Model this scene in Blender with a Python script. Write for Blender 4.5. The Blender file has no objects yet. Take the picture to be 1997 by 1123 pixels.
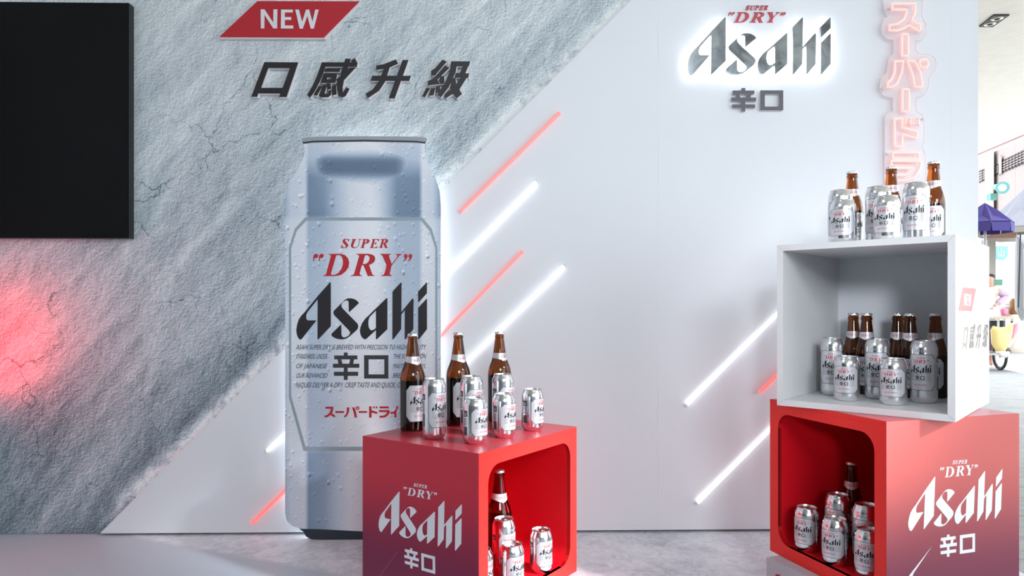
import bpy, bmesh, math, random
import numpy as np
from mathutils import Vector, Matrix
from mathutils.geometry import tessellate_polygon

random.seed(7)
C = bpy.context.scene.collection
PI = math.pi
# ------------------------------------------------------------------ camera, world, light, exposure
F, CX, YH, HC = 1359.44, 998.5, 599.06, 0.813       # focal length in px, principal column, horizon row, eye height
cam = bpy.data.cameras.new('camera'); co = bpy.data.objects.new('camera', cam); C.objects.link(co)
co.location = (0, 0, HC); co.rotation_euler = (PI/2, 0, 0)
cam.sensor_width = 36; cam.sensor_fit = 'HORIZONTAL'; cam.lens = F/1997*36
cam.shift_y = (YH-561.5)/1997; cam.clip_start = 0.05; cam.clip_end = 200
bpy.context.scene.camera = co
vs = bpy.context.scene.view_settings
vs.view_transform = 'Standard'; vs.look = 'None'; vs.exposure = 0; vs.gamma = 1; vs.use_curve_mapping = False

world = bpy.data.worlds.new('world'); bpy.context.scene.world = world; world.use_nodes = True
wb = world.node_tree.nodes['Background']; wb.inputs[0].default_value = (0.85, 0.935, 1, 1); wb.inputs[1].default_value = 4.1

def area(name, loc, target, sx, sy, power, col=(1, 1, 1), spread=180):
    l = bpy.data.lights.new(name, 'AREA'); l.shape = 'RECTANGLE'; l.size = sx; l.size_y = sy; l.energy = power; l.color = col; l.spread = math.radians(spread)
    o = bpy.data.objects.new(name, l); C.objects.link(o); o.location = loc
    o.rotation_euler = (Vector(target)-Vector(loc)).to_track_quat('-Z', 'Y').to_euler()
    return o
area('added_fill_area', (0.7, 1.1, 3.2), (0.7, 2.5, 1.4), 2.2, 0.5, 0.8, (0.93, 0.97, 1))  # unseen fill added overhead to wash the back wall
area('added_fill_area', (1.6, -3.6, 3.2), (0.9, 2.4, 0.9), 3.0, 1.0, 27, (0.88, 0.95, 1))  # unseen front fill added behind the camera
def spot(name, loc, target, deg, power, size=0.3, col=(1, 1, 1)):
    l = bpy.data.lights.new(name, 'SPOT'); l.spot_size = math.radians(deg); l.spot_blend = 0.9; l.energy = power; l.shadow_soft_size = size; l.color = col
    o = bpy.data.objects.new(name, l); C.objects.link(o); o.location = loc
    o.rotation_euler = (Vector(target)-Vector(loc)).to_track_quat('-Z', 'Y').to_euler()
spot('added_fill_spot', (1.2, -3.6, 3.1), (0.75, 2.5, 1.2), 42, 740, 1.0, (0.88, 0.95, 1))  # unseen fill spot added for the middle and right of the wall
spot('added_fill_spot', (-0.3, -3.4, 2.0), (1.13, 1.95, 0.86), 10.5, 900, 0.5, (0.9, 0.95, 1))  # unseen fill spot added to brighten the white box interior
spot('added_fill_spot', (3.6, -0.2, 2.6), (0.14, 1.95, 0.27), 11.5, 2300, 0.22, (0.95, 0.97, 1))  # added spot, brightens the open face of the lone red box
spot('added_fill_spot', (-1.2, 0.6, 2.6), (1.15, 1.95, 0.85), 13, 150, 0.35, (0.9, 0.96, 1))  # added side fill aimed at the white box, no visible fixture

# ------------------------------------------------------------------ materials
def mat(name, col, rough=0.5, metal=0.0, spec=0.5, emit=None, es=0, trans=0, ior=1.45, alpha=1, coat=0):
    m = bpy.data.materials.new(name); m.use_nodes = True
    b = m.node_tree.nodes['Principled BSDF']
    b.inputs['Base Color'].default_value = (*col, 1); b.inputs['Roughness'].default_value = rough
    b.inputs['Metallic'].default_value = metal; b.inputs['Specular IOR Level'].default_value = spec
    b.inputs['IOR'].default_value = ior; b.inputs['Transmission Weight'].default_value = trans
    b.inputs['Alpha'].default_value = alpha; b.inputs['Coat Weight'].default_value = coat
    if emit: b.inputs['Emission Color'].default_value = (*emit, 1); b.inputs['Emission Strength'].default_value = es
    return m

class NT:
    """small helper for node building"""
    def __init__(s, m): s.t = m.node_tree; s.n = s.t.nodes; s.b = s.n['Principled BSDF']
    def put(s, sock, v):
        if isinstance(v, bpy.types.NodeSocket): s.t.links.new(v, sock)
        elif isinstance(v, (tuple, list)) and len(v) == 3 and sock.type == 'RGBA': sock.default_value = (*v, 1)
        else: sock.default_value = v
    def math(s, op, a, b=0.0, c=None, clamp=False):
        n = s.n.new('ShaderNodeMath'); n.operation = op; n.use_clamp = clamp
        s.put(n.inputs[0], a); s.put(n.inputs[1], b)
        if c is not None: s.put(n.inputs[2], c)
        return n.outputs[0]
    def coord(s):
        return s.n.new('ShaderNodeTexCoord').outputs['Object']
    def map(s, v, loc=(0, 0, 0), rot=(0, 0, 0), sc=(1, 1, 1)):
        n = s.n.new('ShaderNodeMapping'); s.put(n.inputs[0], v)
        n.inputs[1].default_value = loc; n.inputs[2].default_value = rot; n.inputs[3].default_value = sc
        return n.outputs[0]
    def sep(s, v):
        n = s.n.new('ShaderNodeSeparateXYZ'); s.put(n.inputs[0], v); return n.outputs
    def noise(s, v, scale, detail=4, rough=0.5, dist=0):
        n = s.n.new('ShaderNodeTexNoise'); s.put(n.inputs['Vector'], v)
        n.inputs['Scale'].default_value = scale; n.inputs['Detail'].default_value = detail
        n.inputs['Roughness'].default_value = rough; n.inputs['Distortion'].default_value = dist
        return n.outputs['Fac']
    def voro(s, v, scale, feature='F1', rnd=1.0):
        n = s.n.new('ShaderNodeTexVoronoi'); n.feature = feature; s.put(n.inputs['Vector'], v)
        n.inputs['Scale'].default_value = scale; n.inputs['Randomness'].default_value = rnd
        return n.outputs
    def ramp(s, v, pts, interp='LINEAR'):
        n = s.n.new('ShaderNodeValToRGB'); n.color_ramp.interpolation = interp; s.put(n.inputs[0], v)
        e = n.color_ramp.elements
        while len(e) < len(pts): e.new(0.5)
        for el, (p, c) in zip(e, pts):
            el.position = p; el.color = (c, c, c, 1) if not isinstance(c, tuple) else (*c, 1)
        return n.outputs[0]
    def rng(s, v, a, b, c=0.0, d=1.0, smooth=False):
        n = s.n.new('ShaderNodeMapRange'); s.put(n.inputs[0], v)
        if smooth: n.interpolation_type = 'SMOOTHSTEP'
        for i, x in enumerate((a, b, c, d)): n.inputs[i+1].default_value = x
        return n.outputs[0]
    def mix(s, f, a, b, blend='MIX'):
        n = s.n.new('ShaderNodeMix'); n.data_type = 'RGBA'; n.blend_type = blend
        s.put(n.inputs[0], f); s.put(n.inputs[6], a); s.put(n.inputs[7], b)
        return n.outputs[2]
    def add(s, a, b):
        n = s.n.new('ShaderNodeVectorMath'); n.operation = 'ADD'; s.put(n.inputs[0], a); s.put(n.inputs[1], b); return n.outputs[0]
    def mulcol(s, col, fac):
        n = s.n.new('ShaderNodeVectorMath'); n.operation = 'SCALE'; s.put(n.inputs[0], col); s.put(n.inputs[3], fac); return n.outputs[0]
    def bump(s, h, strength=0.3, dist=0.01):
        n = s.n.new('ShaderNodeBump'); n.inputs['Strength'].default_value = strength; n.inputs['Distance'].default_value = dist
        s.put(n.inputs['Height'], h); s.put(s.b.inputs['Normal'], n.outputs[0])

def lin(r, g, b):
    return tuple(((x/255+0.055)/1.055)**2.4 if x > 10 else x/255/12.92 for x in (r, g, b))

def wall_white():
    m = mat('white_panel', (0.80, 0.82, 0.845), 0.45, spec=0.35); t = NT(m)
    n = t.noise(t.coord(), 5, 3)
    t.put(t.b.inputs['Base Color'], t.mix(n, (0.768, 0.79, 0.832), (0.788, 0.81, 0.852)))
    t.bump(t.noise(t.coord(), 300, 2), 0.05, 0.001)
    return m

def rock_print():
    """printed grey cement picture on embossed wallpaper"""
    m = mat('cement_print', (0.5, 0.55, 0.6), 0.6, spec=0.3); t = NT(m)
    p = t.coord()
    # large folds run diagonally (down-left to up-right)
    q = t.map(t.map(p, rot=(0, math.radians(47), 0)), sc=(0.42, 1, 1.25))
    d = (0.02, 0, 0.02)
    def emb(v, sc, det, off, rough=0.55, dist=0.0):
        a = t.noise(v, sc, det, rough, dist)
        b = t.noise(t.add(v, off), sc, det, rough, dist)
        return t.math('SUBTRACT', a, b)
    e1 = emb(q, 3.6, 5, (-0.0, 0, 0.03), 0.5, 0.3)
    e2 = emb(t.map(t.map(p, rot=(0, math.radians(45), 0)), sc=(.6, 1, 1.1)), 15, 4, (-0.005, 0, 0.007), 0.5, 0.3)
    e3 = emb(p, 105, 1, (-0.0020, 0, 0.0022), 0.5, 0.8)
    mott = t.noise(q, 2.0, 2, 0.5)
    s = t.math('MULTIPLY_ADD', t.math('SUBTRACT', mott, 0.5), 0.45, 0.52)
    s = t.math('ADD', s, t.math('MULTIPLY', e1, 1.15))
    s = t.math('ADD', s, t.math('MULTIPLY', e2, 0.8))
    s = t.math('ADD', s, t.math('MULTIPLY', e3, 0.78))
    # cracks
    wp = t.add(p, t.mulcol(t.n.new('ShaderNodeTexNoise').outputs['Color'], 0.0))
    nz = t.n.new('ShaderNodeTexNoise'); t.put(nz.inputs['Vector'], p); nz.inputs['Scale'].default_value = 9; nz.inputs['Detail'].default_value = 6
    cv = t.add(p, t.mulcol(nz.outputs['Color'], 0.16))
    ed = t.voro(cv, 3.2, 'DISTANCE_TO_EDGE')[0]
    line = t.rng(ed, 0.0, 0.010, 1, 0)
    msk = t.rng(t.noise(p, 3.4, 3, 0.6), 0.50, 0.58, 0, 1)
    s = t.math('SUBTRACT', s, t.math('MULTIPLY', t.math('MULTIPLY', line, msk), 0.34))
    # fine pits
    pit = t.rng(t.noise(p, 55, 3, 0.7), 0.68, 0.76, 0, 0.16)
    s = t.math('SUBTRACT', s, t.math('MULTIPLY', pit, msk))
    x, y, z = t.sep(p)
    # paler to the top and left; highlight painted into the colour along the diagonal
    s = t.math('ADD', s, t.rng(z, 0.0, 1.9, -0.17, 0.30))
    s = t.math('ADD', s, t.rng(x, -1.8, 0.4, 0.02, -0.19))
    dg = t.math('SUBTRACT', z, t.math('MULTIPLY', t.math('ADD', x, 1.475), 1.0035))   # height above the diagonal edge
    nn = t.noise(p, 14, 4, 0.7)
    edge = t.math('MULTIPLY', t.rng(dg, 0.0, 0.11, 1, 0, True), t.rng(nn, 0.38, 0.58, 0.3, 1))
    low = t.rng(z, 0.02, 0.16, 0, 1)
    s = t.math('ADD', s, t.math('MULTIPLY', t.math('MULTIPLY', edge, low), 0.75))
    s = t.math('MAXIMUM', s, 0.06, clamp=True)
    col = t.ramp(s, [(0.0, (0.03, 0.045, 0.06)), (0.33, (0.22, 0.28, 0.32)), (0.6, (0.50, 0.565, 0.61)), (1.0, (0.93, 0.96, 0.97))])
    t.put(t.b.inputs['Base Color'], col)
    t.bump(t.noise(p, 150, 2, 0.5, 1.0), 0.25, 0.002)
    return m

def can_print():
    """printed picture of a wet silver can, x = across, z = height"""
    m = mat('can_picture', (0.6, 0.65, 0.75), 0.35, spec=0.4); t = NT(m)
    p = t.coord(); x, y, z = t.sep(p)
    hw = 0.2725
    u = t.math('DIVIDE', x, hw)
    uu = t.math('MULTIPLY_ADD', u, 0.5, 0.5)
    band = t.ramp(uu, [(0.0, 0.55), (0.04, 0.25), (0.13, 0.18), (0.155, 0.85), (0.25, 0.75), (0.42, 0.12), (0.55, 0.0), (0.60, 0.12), (0.72, 0.8), (0.86, 0.9), (0.885, 0.15), (0.95, 0.25), (1.0, 0.7)])
    # strength of the dark bands by height (z 0..1.42)
    amt = t.ramp(t.math('DIVIDE', z, 1.42), [(0.0, 0.72), (0.21, 0.68), (0.235, 0.42), (0.55, 0.38), (0.785, 0.46), (0.80, 0.82), (0.89, 0.75), (0.94, 0.35), (1.0, 0.25)])
    dark = t.math('MULTIPLY', band, amt)
    # arch shaped dark reflection under the neck
    a1 = t.math('MULTIPLY', t.rng(z, 1.235, 1.295, 0, 1, True), t.rng(z, 1.315, 1.375, 1, 0, True))
    a1 = t.math('MULTIPLY', a1, t.rng(t.math('ABSOLUTE', t.math('ADD', u, 0.03)), 0.42, 0.74, 1, 0, True))
    dark = t.math('MAXIMUM', dark, t.math('MULTIPLY', a1, 0.80), clamp=True)
    n1 = t.noise(p, 7, 3)
    dark = t.math('ADD', dark, t.math('MULTIPLY', t.math('SUBTRACT', n1, 0.5), 0.12))
    # drops: two sizes, printed highlight above and shade below
    dr = 0.0
    dz = t.n.new('ShaderNodeTexNoise'); t.put(dz.inputs['Vector'], p); dz.inputs['Scale'].default_value = 90; dz.inputs['Detail'].default_value = 2; dn = dz.outputs['Color']
    for sc, off, thr, amp, rr in ((60, 0.0022, 0.25, 1.2, 0.32), (150, 0.0011, 0.2, 1.0, 0.36), (27, 0.0045, 0.45, 1.4, 0.19)):
        mp = t.map(p, loc=(sc*.13, 0, 0), sc=(1, 0.0, 0.82))
        mp = t.add(mp, t.mulcol(dn, 0.10/sc)); a = t.voro(mp, sc); b = t.voro(t.add(mp, (-off*0.5, 0, off)), sc)
        keep = t.math('GREATER_THAN', t.sep(a[1])[0], thr)
        k_ = t.math('MULTIPLY_ADD', t.sep(a[1])[1], 1.1, 0.35); ha = t.rng(t.math('DIVIDE', a[0], k_), 0.0, rr, 1, 0, True); hb = t.rng(t.math('DIVIDE', b[0], k_), 0.0, rr, 1, 0, True)
        e = t.math('MULTIPLY', t.math('MULTIPLY', t.math('SUBTRACT', ha, hb), keep), amp)
        dr = t.math('ADD', e, dr)
    sidew = t.rng(t.math('ABSOLUTE', u), 0.05, 0.45, 0.35, 1)
    dr = t.math('MULTIPLY', dr, sidew)
    col = t.ramp(dark, [(0.0, (0.88, 0.90, 0.95)), (0.30, (0.55, 0.64, 0.76)), (0.60, (0.24, 0.33, 0.46)), (1.0, (0.07, 0.10, 0.16))])
    col = t.mulcol(col, t.math('ADD', t.math('MULTIPLY', dr, 0.62), 1.0))
    t.put(t.b.inputs['Base Color'], col)
    return m

def floor_print():
    m = mat('stage_vinyl', (0.6, 0.62, 0.66), 0.38, spec=0.4); t = NT(m)
    p = t.coord(); x, y, z = t.sep(p)
    n1 = t.noise(p, 3, 6, 0.65, 0.6); n2 = t.noise(p, 22, 6, 0.7, 1.2); n3 = t.noise(p, 120, 3, 0.6)
    s = t.math('ADD', t.math('MULTIPLY', n1, 0.5), t.math('MULTIPLY', n2, 0.5))
    s = t.math('ADD', s, t.math('MULTIPLY', t.math('SUBTRACT', n3, 0.5), 0.12))
    marble = t.ramp(s, [(0.30, (0.33, 0.34, 0.39)), (0.44, (0.62, 0.67, 0.74)), (0.56, (0.80, 0.84, 0.90)), (0.7, (0.86, 0.89, 0.93))])
    # plain grey field ends on a slanting printed edge
    d = t.math('ADD', t.math('MULTIPLY', t.math('SUBTRACT', x, -1.33), 0.42), t.math('SUBTRACT', y, 2.46))
    d = t.math('ADD', d, t.math('MULTIPLY', t.math('SUBTRACT', n2, 0.5), 0.03))
    msk = t.rng(d, -0.012, 0.02, 0, 1)
    plain = t.mix(t.noise(p, 2, 2), (0.50, 0.57, 0.65), (0.54, 0.61, 0.69))
    t.put(t.b.inputs['Base Color'], t.mix(msk, plain, marble))
    return m

def red_panel(name, top, bot, z0, z1):
    """printed panel whose ink runs from red at the top to wine at the foot (a printed gradient)"""
    m = mat(name, top, 0.42, spec=0.4); t = NT(m)
    x, y, z = t.sep(t.coord())
    f = t.rng(z, z0, z1, 0, 1, True)
    n = t.noise(t.coord(), 6, 3)
    f = t.math('ADD', f, t.math('MULTIPLY', t.math('SUBTRACT', n, 0.5), 0.06), clamp=True)
    t.put(t.b.inputs['Base Color'], t.mix(f, bot, top))
    return m

def pavement_mat():
    m = mat('paving', (0.4, 0.4, 0.4), 0.8); t = NT(m); p = t.coord()
    n = t.noise(p, 40, 5, 0.7); l = t.noise(t.map(p, sc=(1, 9, 1)), 2.2, 3)
    s = t.math('ADD', t.math('MULTIPLY', n, 0.5), t.math('MULTIPLY', l, 0.5))
    t.put(t.b.inputs['Base Color'], t.ramp(s, [(0.3, (0.23, 0.225, 0.22)), (0.5, (0.34, 0.335, 0.33)), (0.7, (0.45, 0.445, 0.44))]))
    return m

def glass_mat():
    m = mat('amber_glass', (0.235, 0.055, 0.008), 0.02, trans=1.0, ior=1.5, spec=0.5); t = NT(m)
    # beer fills the body, its dark column ends part way up
    return m

M = {
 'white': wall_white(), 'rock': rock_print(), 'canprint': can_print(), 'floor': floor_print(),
 'ink': mat('black_ink', (0.022, 0.02, 0.024), 0.45), 'inkgrey': mat('dark_grey_ink', (0.045, 0.045, 0.052), 0.5),
 'inkred': mat('red_ink', (0.52, 0.022, 0.035), 0.45), 'inkred2': mat('soft_red_ink', (0.50, 0.06, 0.08), 0.45),
 'inkwhite': mat('white_ink', (0.80, 0.81, 0.85), 0.5), 'framegrey': mat('label_line', (0.33, 0.41, 0.46), 0.5),
 'lidprint': mat('lid_grey', (0.36, 0.38, 0.41), 0.5), 'rimdark': mat('rim_dark', (0.03, 0.04, 0.055), 0.4),
 'chrome': mat('dark_mirror', (0.30, 0.34, 0.37), 0.16, metal=1.0), 'letterside': mat('letter_side', (0.5, 0.52, 0.55), 0.4),
 'greyletter': mat('grey_acrylic', (0.115, 0.105, 0.13), 0.45), 'whiteedge': mat('white_foam', (0.82, 0.80, 0.80), 0.6),
 'ledwhite': mat('led_white', (1, 1, 1), 0.5, emit=(1, 0.985, 0.98), es=1.35),
 'ledred': mat('led_red', (0.9, 0.3, 0.3), 0.4, emit=(1.0, 0.22, 0.19), es=0.62),
 'ledred2': mat('led_red_deep', (0.9, 0.2, 0.2), 0.4, emit=(1.0, 0.13, 0.12), es=1.1),
 'halo': mat('led_halo', (1, 1, 1), 0.5, emit=(0.95, 1, 1), es=8.5),
 'halocan': mat('led_halo_can', (1, 1, 1), 0.5, emit=(0.95, 1, 1), es=6.0),
 'neon': mat('neon_pink', (0.95, 0.55, 0.5), 0.4, emit=(1.0, 0.37, 0.33), es=0.80),
 'acrylic': mat('clear_acrylic', (0.95, 0.93, 0.95), 0.05, alpha=0.22),
 'acrylicedge': mat('acrylic_edge', (0.93, 0.74, 0.79), 0.3, alpha=0.75),
 'screen': mat('tv_screen', (0.003, 0.003, 0.0035), 0.08, spec=0.16), 'tvframe': mat('tv_bezel', (0.01, 0.01, 0.011), 0.35),
 'redpaint': mat('red_paint', (0.88, 0.03, 0.024), 0.42, spec=0.35),
 'redtop': mat('red_top_laminate', (0.46, 0.035, 0.055), 0.28, spec=0.5),
 'reddeep': mat('red_lining', (0.72, 0.005, 0.016), 0.5, spec=0.25),
 'whitebox': mat('white_laminate', (0.74, 0.745, 0.755), 0.4, spec=0.4), 'whitelining': mat('white_lining', (0.80, 0.83, 0.87), 0.5, spec=0.3),
 'plinth': mat('grey_plinth', (0.50, 0.51, 0.56), 0.45),
 'beige': mat('beige_ink', (0.29, 0.25, 0.21), 0.6), 'faint': mat('faint_grey_ink', (0.66, 0.68, 0.71), 0.45), 'palered': mat('pale_red_ink', (0.60, 0.11, 0.10), 0.5),
 'alu': mat('aluminium', (0.80, 0.81, 0.83), 0.20, metal=1.0), 'alulid': mat('aluminium_lid', (0.72, 0.73, 0.74), 0.28, metal=1.0),
 'satin': mat('satin_silver_ink', (0.66, 0.67, 0.71), 0.34, metal=0.45),
 'glass': glass_mat(), 'cap': mat('silver_crown_cap', (0.74, 0.75, 0.77), 0.25, metal=0.9),
 'beer': mat('dark_beer', (0.016, 0.006, 0.003), 0.1),
 'cream': mat('cream_soffit', (0.97, 0.885, 0.78), 0.7), 'soffitedge': mat('soffit_edge', (0.62, 0.36, 0.36), 0.6),
 'facade': mat('pink_tile', (0.30, 0.24, 0.225), 0.8), 'facade2': mat('pale_pillar', (0.9, 0.88, 0.85), 0.7),
 'louver': mat('louver_brown', (0.045, 0.030, 0.032), 0.7), 'pave': pavement_mat(), 'road': mat('road_sunlit', (0.75, 0.74, 0.72), 0.8),
 'dark': mat('dark_concrete', (0.045, 0.045, 0.05), 0.8), 'darkred': mat('dark_red_banner', (0.16, 0.012, 0.02), 0.7), 'grey': mat('mid_grey', (0.25, 0.25, 0.27), 0.7),
 'purple': mat('purple_cloth', (0.05, 0.034, 0.17), 0.8), 'clothwhite': mat('white_cloth', (0.23, 0.225, 0.255), 0.8), 'orange': mat('peach_cloth', (0.30, 0.17, 0.125), 0.8),
 'canvas': mat('cream_canvas', (0.26, 0.235, 0.20), 0.8), 'black': mat('black_rubber', (0.02, 0.02, 0.02), 0.6), 'metal': mat('grey_metal', (0.35, 0.35, 0.35), 0.4, metal=0.7),
 'skin': mat('skin', (0.50, 0.27, 0.19), 0.6), 'hair': mat('hair', (0.015, 0.012, 0.012), 0.5), 'lilac': mat('lilac_cloth', (0.42, 0.30, 0.40), 0.8),
 'apron': mat('pale_cloth', (0.62, 0.63, 0.62), 0.8), 'skirt': mat('wine_cloth', (0.10, 0.04, 0.06), 0.8),
 'yellow': mat('yellow_plastic', (0.72, 0.55, 0.22), 0.4), 'pink': mat('pink_plastic', (0.75, 0.25, 0.36), 0.4), 'blush': mat('pale_plastic', (0.72, 0.62, 0.58), 0.4),
 'blue': mat('blue_sign', (0.16, 0.40, 0.52), 0.5), 'teal': mat('teal_metal', (0.10, 0.27, 0.25), 0.5), 'brownjar': mat('brown_jar', (0.26, 0.12, 0.04), 0.3), 'wood': mat('pale_wood', (0.55, 0.46, 0.35), 0.6), 'green': mat('green_box', (0.08, 0.22, 0.14), 0.6),
 'mesh': mat('grey_net', (0.26, 0.26, 0.27), 0.8), 'brass': mat('lamp_reflector', (0.6, 0.55, 0.42), 0.3, metal=0.8),
}
def tweak():
    t = NT(M['chrome']); n = t.noise(t.coord(), 9, 3, 0.6, 0.8)
    t.put(t.b.inputs['Base Color'], t.ramp(n, [(0.35, (0.17, 0.19, 0.21)), (0.5, (0.33, 0.37, 0.41)), (0.65, (0.46, 0.51, 0.55))]))  # mottled tint paints uneven reflections into the mirror letters
    # brushed white laminate: faint grain on the display box
    for k in ('whitebox', 'whitelining', 'plinth'):
        t = NT(M[k]); c = t.b.inputs['Base Color'].default_value[:3]
        n = t.noise(t.map(t.coord(), sc=(1, 1, 14)), 60, 3)
        t.put(t.b.inputs['Base Color'], t.mix(n, tuple(v*0.96 for v in c), tuple(min(1, v*1.04) for v in c)))
    for k in ('cream', 'facade', 'canvas', 'redpaint', 'reddeep', 'road', 'purple', 'clothwhite', 'orange', 'lilac', 'apron'):
        t = NT(M[k]); c = t.b.inputs['Base Color'].default_value[:3]
        n = t.noise(t.coord(), 9, 4)
        t.put(t.b.inputs['Base Color'], t.mix(n, tuple(v*0.93 for v in c), tuple(min(1, v*1.07) for v in c)))
    t = NT(M['mesh']); v = t.voro(t.map(t.coord(), rot=(0, math.radians(45), 0)), 55, 'DISTANCE_TO_EDGE', 0.0)[0]
    t.put(t.b.inputs['Base Color'], t.mix(t.rng(v, 0.08, 0.2), (0.45, 0.45, 0.46), (0.16, 0.16, 0.17)))
tweak()

# ------------------------------------------------------------------ geometry helpers
WM = {}                                                # world matrix of every object made so far
def at(px, py, y):
    """world point on the sight line of a pixel at depth y"""
    return Vector(((px-CX)/F*y, y, HC-(py-YH)/F*y))
def empty(name, loc, rz=0, label=None, cat=None, group=None):
    o = bpy.data.objects.new(name, None); C.objects.link(o); o.location = loc; o.rotation_euler = (0, 0, rz); o.empty_display_size = 0.05
    WM[o.name] = Matrix.Translation(Vector(loc)) @ Matrix.Rotation(rz, 4, 'Z')
    tag(o, label, cat, group); return o
def tag(o, label=None, cat=None, group=None, kind=None):
    if label: o['label'] = label
    if cat: o['category'] = cat
    if group: o['group'] = group
    if kind: o['kind'] = kind
    return o
class MB:
    def __init__(s): s.v = []; s.f = []; s.m = []; s.cur = 0
    def add(s, vs_, fs):
        k = len(s.v); s.v += [Vector(v) for v in vs_]
        for f in fs: s.f.append(tuple(i+k for i in f)); s.m.append(s.cur)
        return s
    def hexa(s, p):   # 8 points: bottom 4 ccw, top 4 ccw
        return s.add(p, [(3, 2, 1, 0), (4, 5, 6, 7), (0, 1, 5, 4), (1, 2, 6, 5), (2, 3, 7, 6), (3, 0, 4, 7)])
    def box(s, lo, hi):
        (a, b, c), (d, e, f) = lo, hi
        return s.hexa([(a, b, c), (d, b, c), (d, e, c), (a, e, c), (a, b, f), (d, b, f), (d, e, f), (a, e, f)])
    def prism(s, polys, fn, d0, d1, back=False):
        """polys: outer loop and holes, 2D; fn(u, v, d) -> world; front at d1, sides down to d0"""
        pts = [p for l in polys for p in l]
        tri = tessellate_polygon([[Vector((p[0], p[1], 0)) for p in l] for l in polys])
        n = len(pts); front = [fn(p[0], p[1], d1) for p in pts]; rear = [fn(p[0], p[1], d0) for p in pts]
        fs = [tuple(t) for t in tri]
        if back: fs += [tuple(i+n for i in reversed(t)) for t in tri]
        k = 0
        if d1 != d0:
            for l in polys:
                for i in range(len(l)):
                    j = (i+1) % len(l); fs.append((k+i, k+j, n+k+j, n+k+i))
                k += len(l)
            return s.add(front+rear, fs)
        return s.add(front, fs)
    def tube(s, path, r, seg=8, closed=False, caps=True):
        path = [Vector(p) for p in path]; n = len(path); rings = []
        up = None
        for i, p in enumerate(path):
            if closed: t = (path[(i+1) % n]-path[i-1]).normalized()
            else: t = (path[min(i+1, n-1)]-path[max(i-1, 0)]).normalized()
            if up is None: up = Vector((0, 0, 1)) if abs(t.z) < 0.9 else Vector((0, 1, 0))
            a = t.cross(up).normalized(); up = a.cross(t).normalized()
            rr = r[i] if isinstance(r, (list, tuple)) else r
            rings.append([p+(a*math.cos(2*PI*k/seg)+up*math.sin(2*PI*k/seg))*rr for k in range(seg)])
        vs_ = [v for rg in rings for v in rg]; fs = []
        for i in range(n if closed else n-1):
            j = (i+1) % n
            for k in range(seg): l = (k+1) % seg; fs.append((i*seg+k, i*seg+l, j*seg+l, j*seg+k))
        if caps and not closed: fs += [tuple(reversed(range(seg))), tuple(range((n-1)*seg, n*seg))]
        return s.add(vs_, fs)
    def lathe(s, prof, seg=40, c=(0, 0, 0), cap0=True, cap1=True):
        vs_ = []; fs = []
        for r, z in prof:
            for k in range(seg): a = 2*PI*k/seg; vs_.append((c[0]+r*math.cos(a), c[1]+r*math.sin(a), c[2]+z))
        for i in range(len(prof)-1):
            for k in range(seg): l = (k+1) % seg; fs.append((i*seg+k, i*seg+l, (i+1)*seg+l, (i+1)*seg+k))
        if cap0: fs.append(tuple(reversed(range(seg))))
        if cap1: fs.append(tuple(range((len(prof)-1)*seg, len(prof)*seg)))
        return s.add(vs_, fs)
    def ball(s, c, r, seg=12, rings=8, sc=(1, 1, 1)):
        prof = [(r*math.sin(PI*i/rings), -r*math.cos(PI*i/rings)) for i in range(1, rings)]
        vs_ = [(c[0], c[1], c[2]-r*sc[2])]
        for rr, z in prof:
            for k in range(seg): a = 2*PI*k/seg; vs_.append((c[0]+rr*math.cos(a)*sc[0], c[1]+rr*math.sin(a)*sc[1], c[2]+z*sc[2]))
        vs_.append((c[0], c[1], c[2]+r*sc[2])); fs = []; L = len(vs_)-1
        for k in range(seg):
            l = (k+1) % seg; fs.append((0, 1+l, 1+k)); fs.append((L, L-seg+k, L-seg+l))
            for i in range(rings-2): fs.append((1+i*seg+k, 1+i*seg+l, 1+(i+1)*seg+l, 1+(i+1)*seg+k))
        return s.add(vs_, fs)
    def build(s, name, m, parent=None, smooth=False, fix=True, **kw):
        inv = WM[parent.name].inverted() if parent else Matrix()
        base = kw.pop('origin', None)
        if base is not None and not parent: inv = Matrix.Translation(-Vector(base))
        me = bpy.data.meshes.new(name); me.from_pydata([inv @ v for v in s.v], [], s.f)
        for x in (m if isinstance(m, (list, tuple)) else [m]): me.materials.append(M[x] if isinstance(x, str) else x)
        me.polygons.foreach_set('material_index', s.m)
        if fix:
            bm = bmesh.new(); bm.from_mesh(me); bmesh.ops.recalc_face_normals(bm, faces=bm.faces); bm.to_mesh(me); bm.free()
        if smooth:
            me.polygons.foreach_set('use_smooth', [True]*len(me.polygons))
            me.set_sharp_from_angle(angle=math.radians(smooth if smooth is not True else 40))
        me.update()
        o = bpy.data.objects.new(name, me); C.objects.link(o)
        if parent: o.parent = parent; WM[o.name] = WM[parent.name].copy()
        else:
            WM[o.name] = Matrix()
            if base is not None: o.location = base; WM[o.name] = Matrix.Translation(Vector(base))
        tag(o, kw.get('label'), kw.get('cat'), kw.get('group'), kw.get('kind'))
        return o
def copy_tree(o, parent=None, name=None):
    c = o.copy(); C.objects.link(c); c.parent = parent
    for ch in list(o.children): copy_tree(ch, c)
    return c

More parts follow.
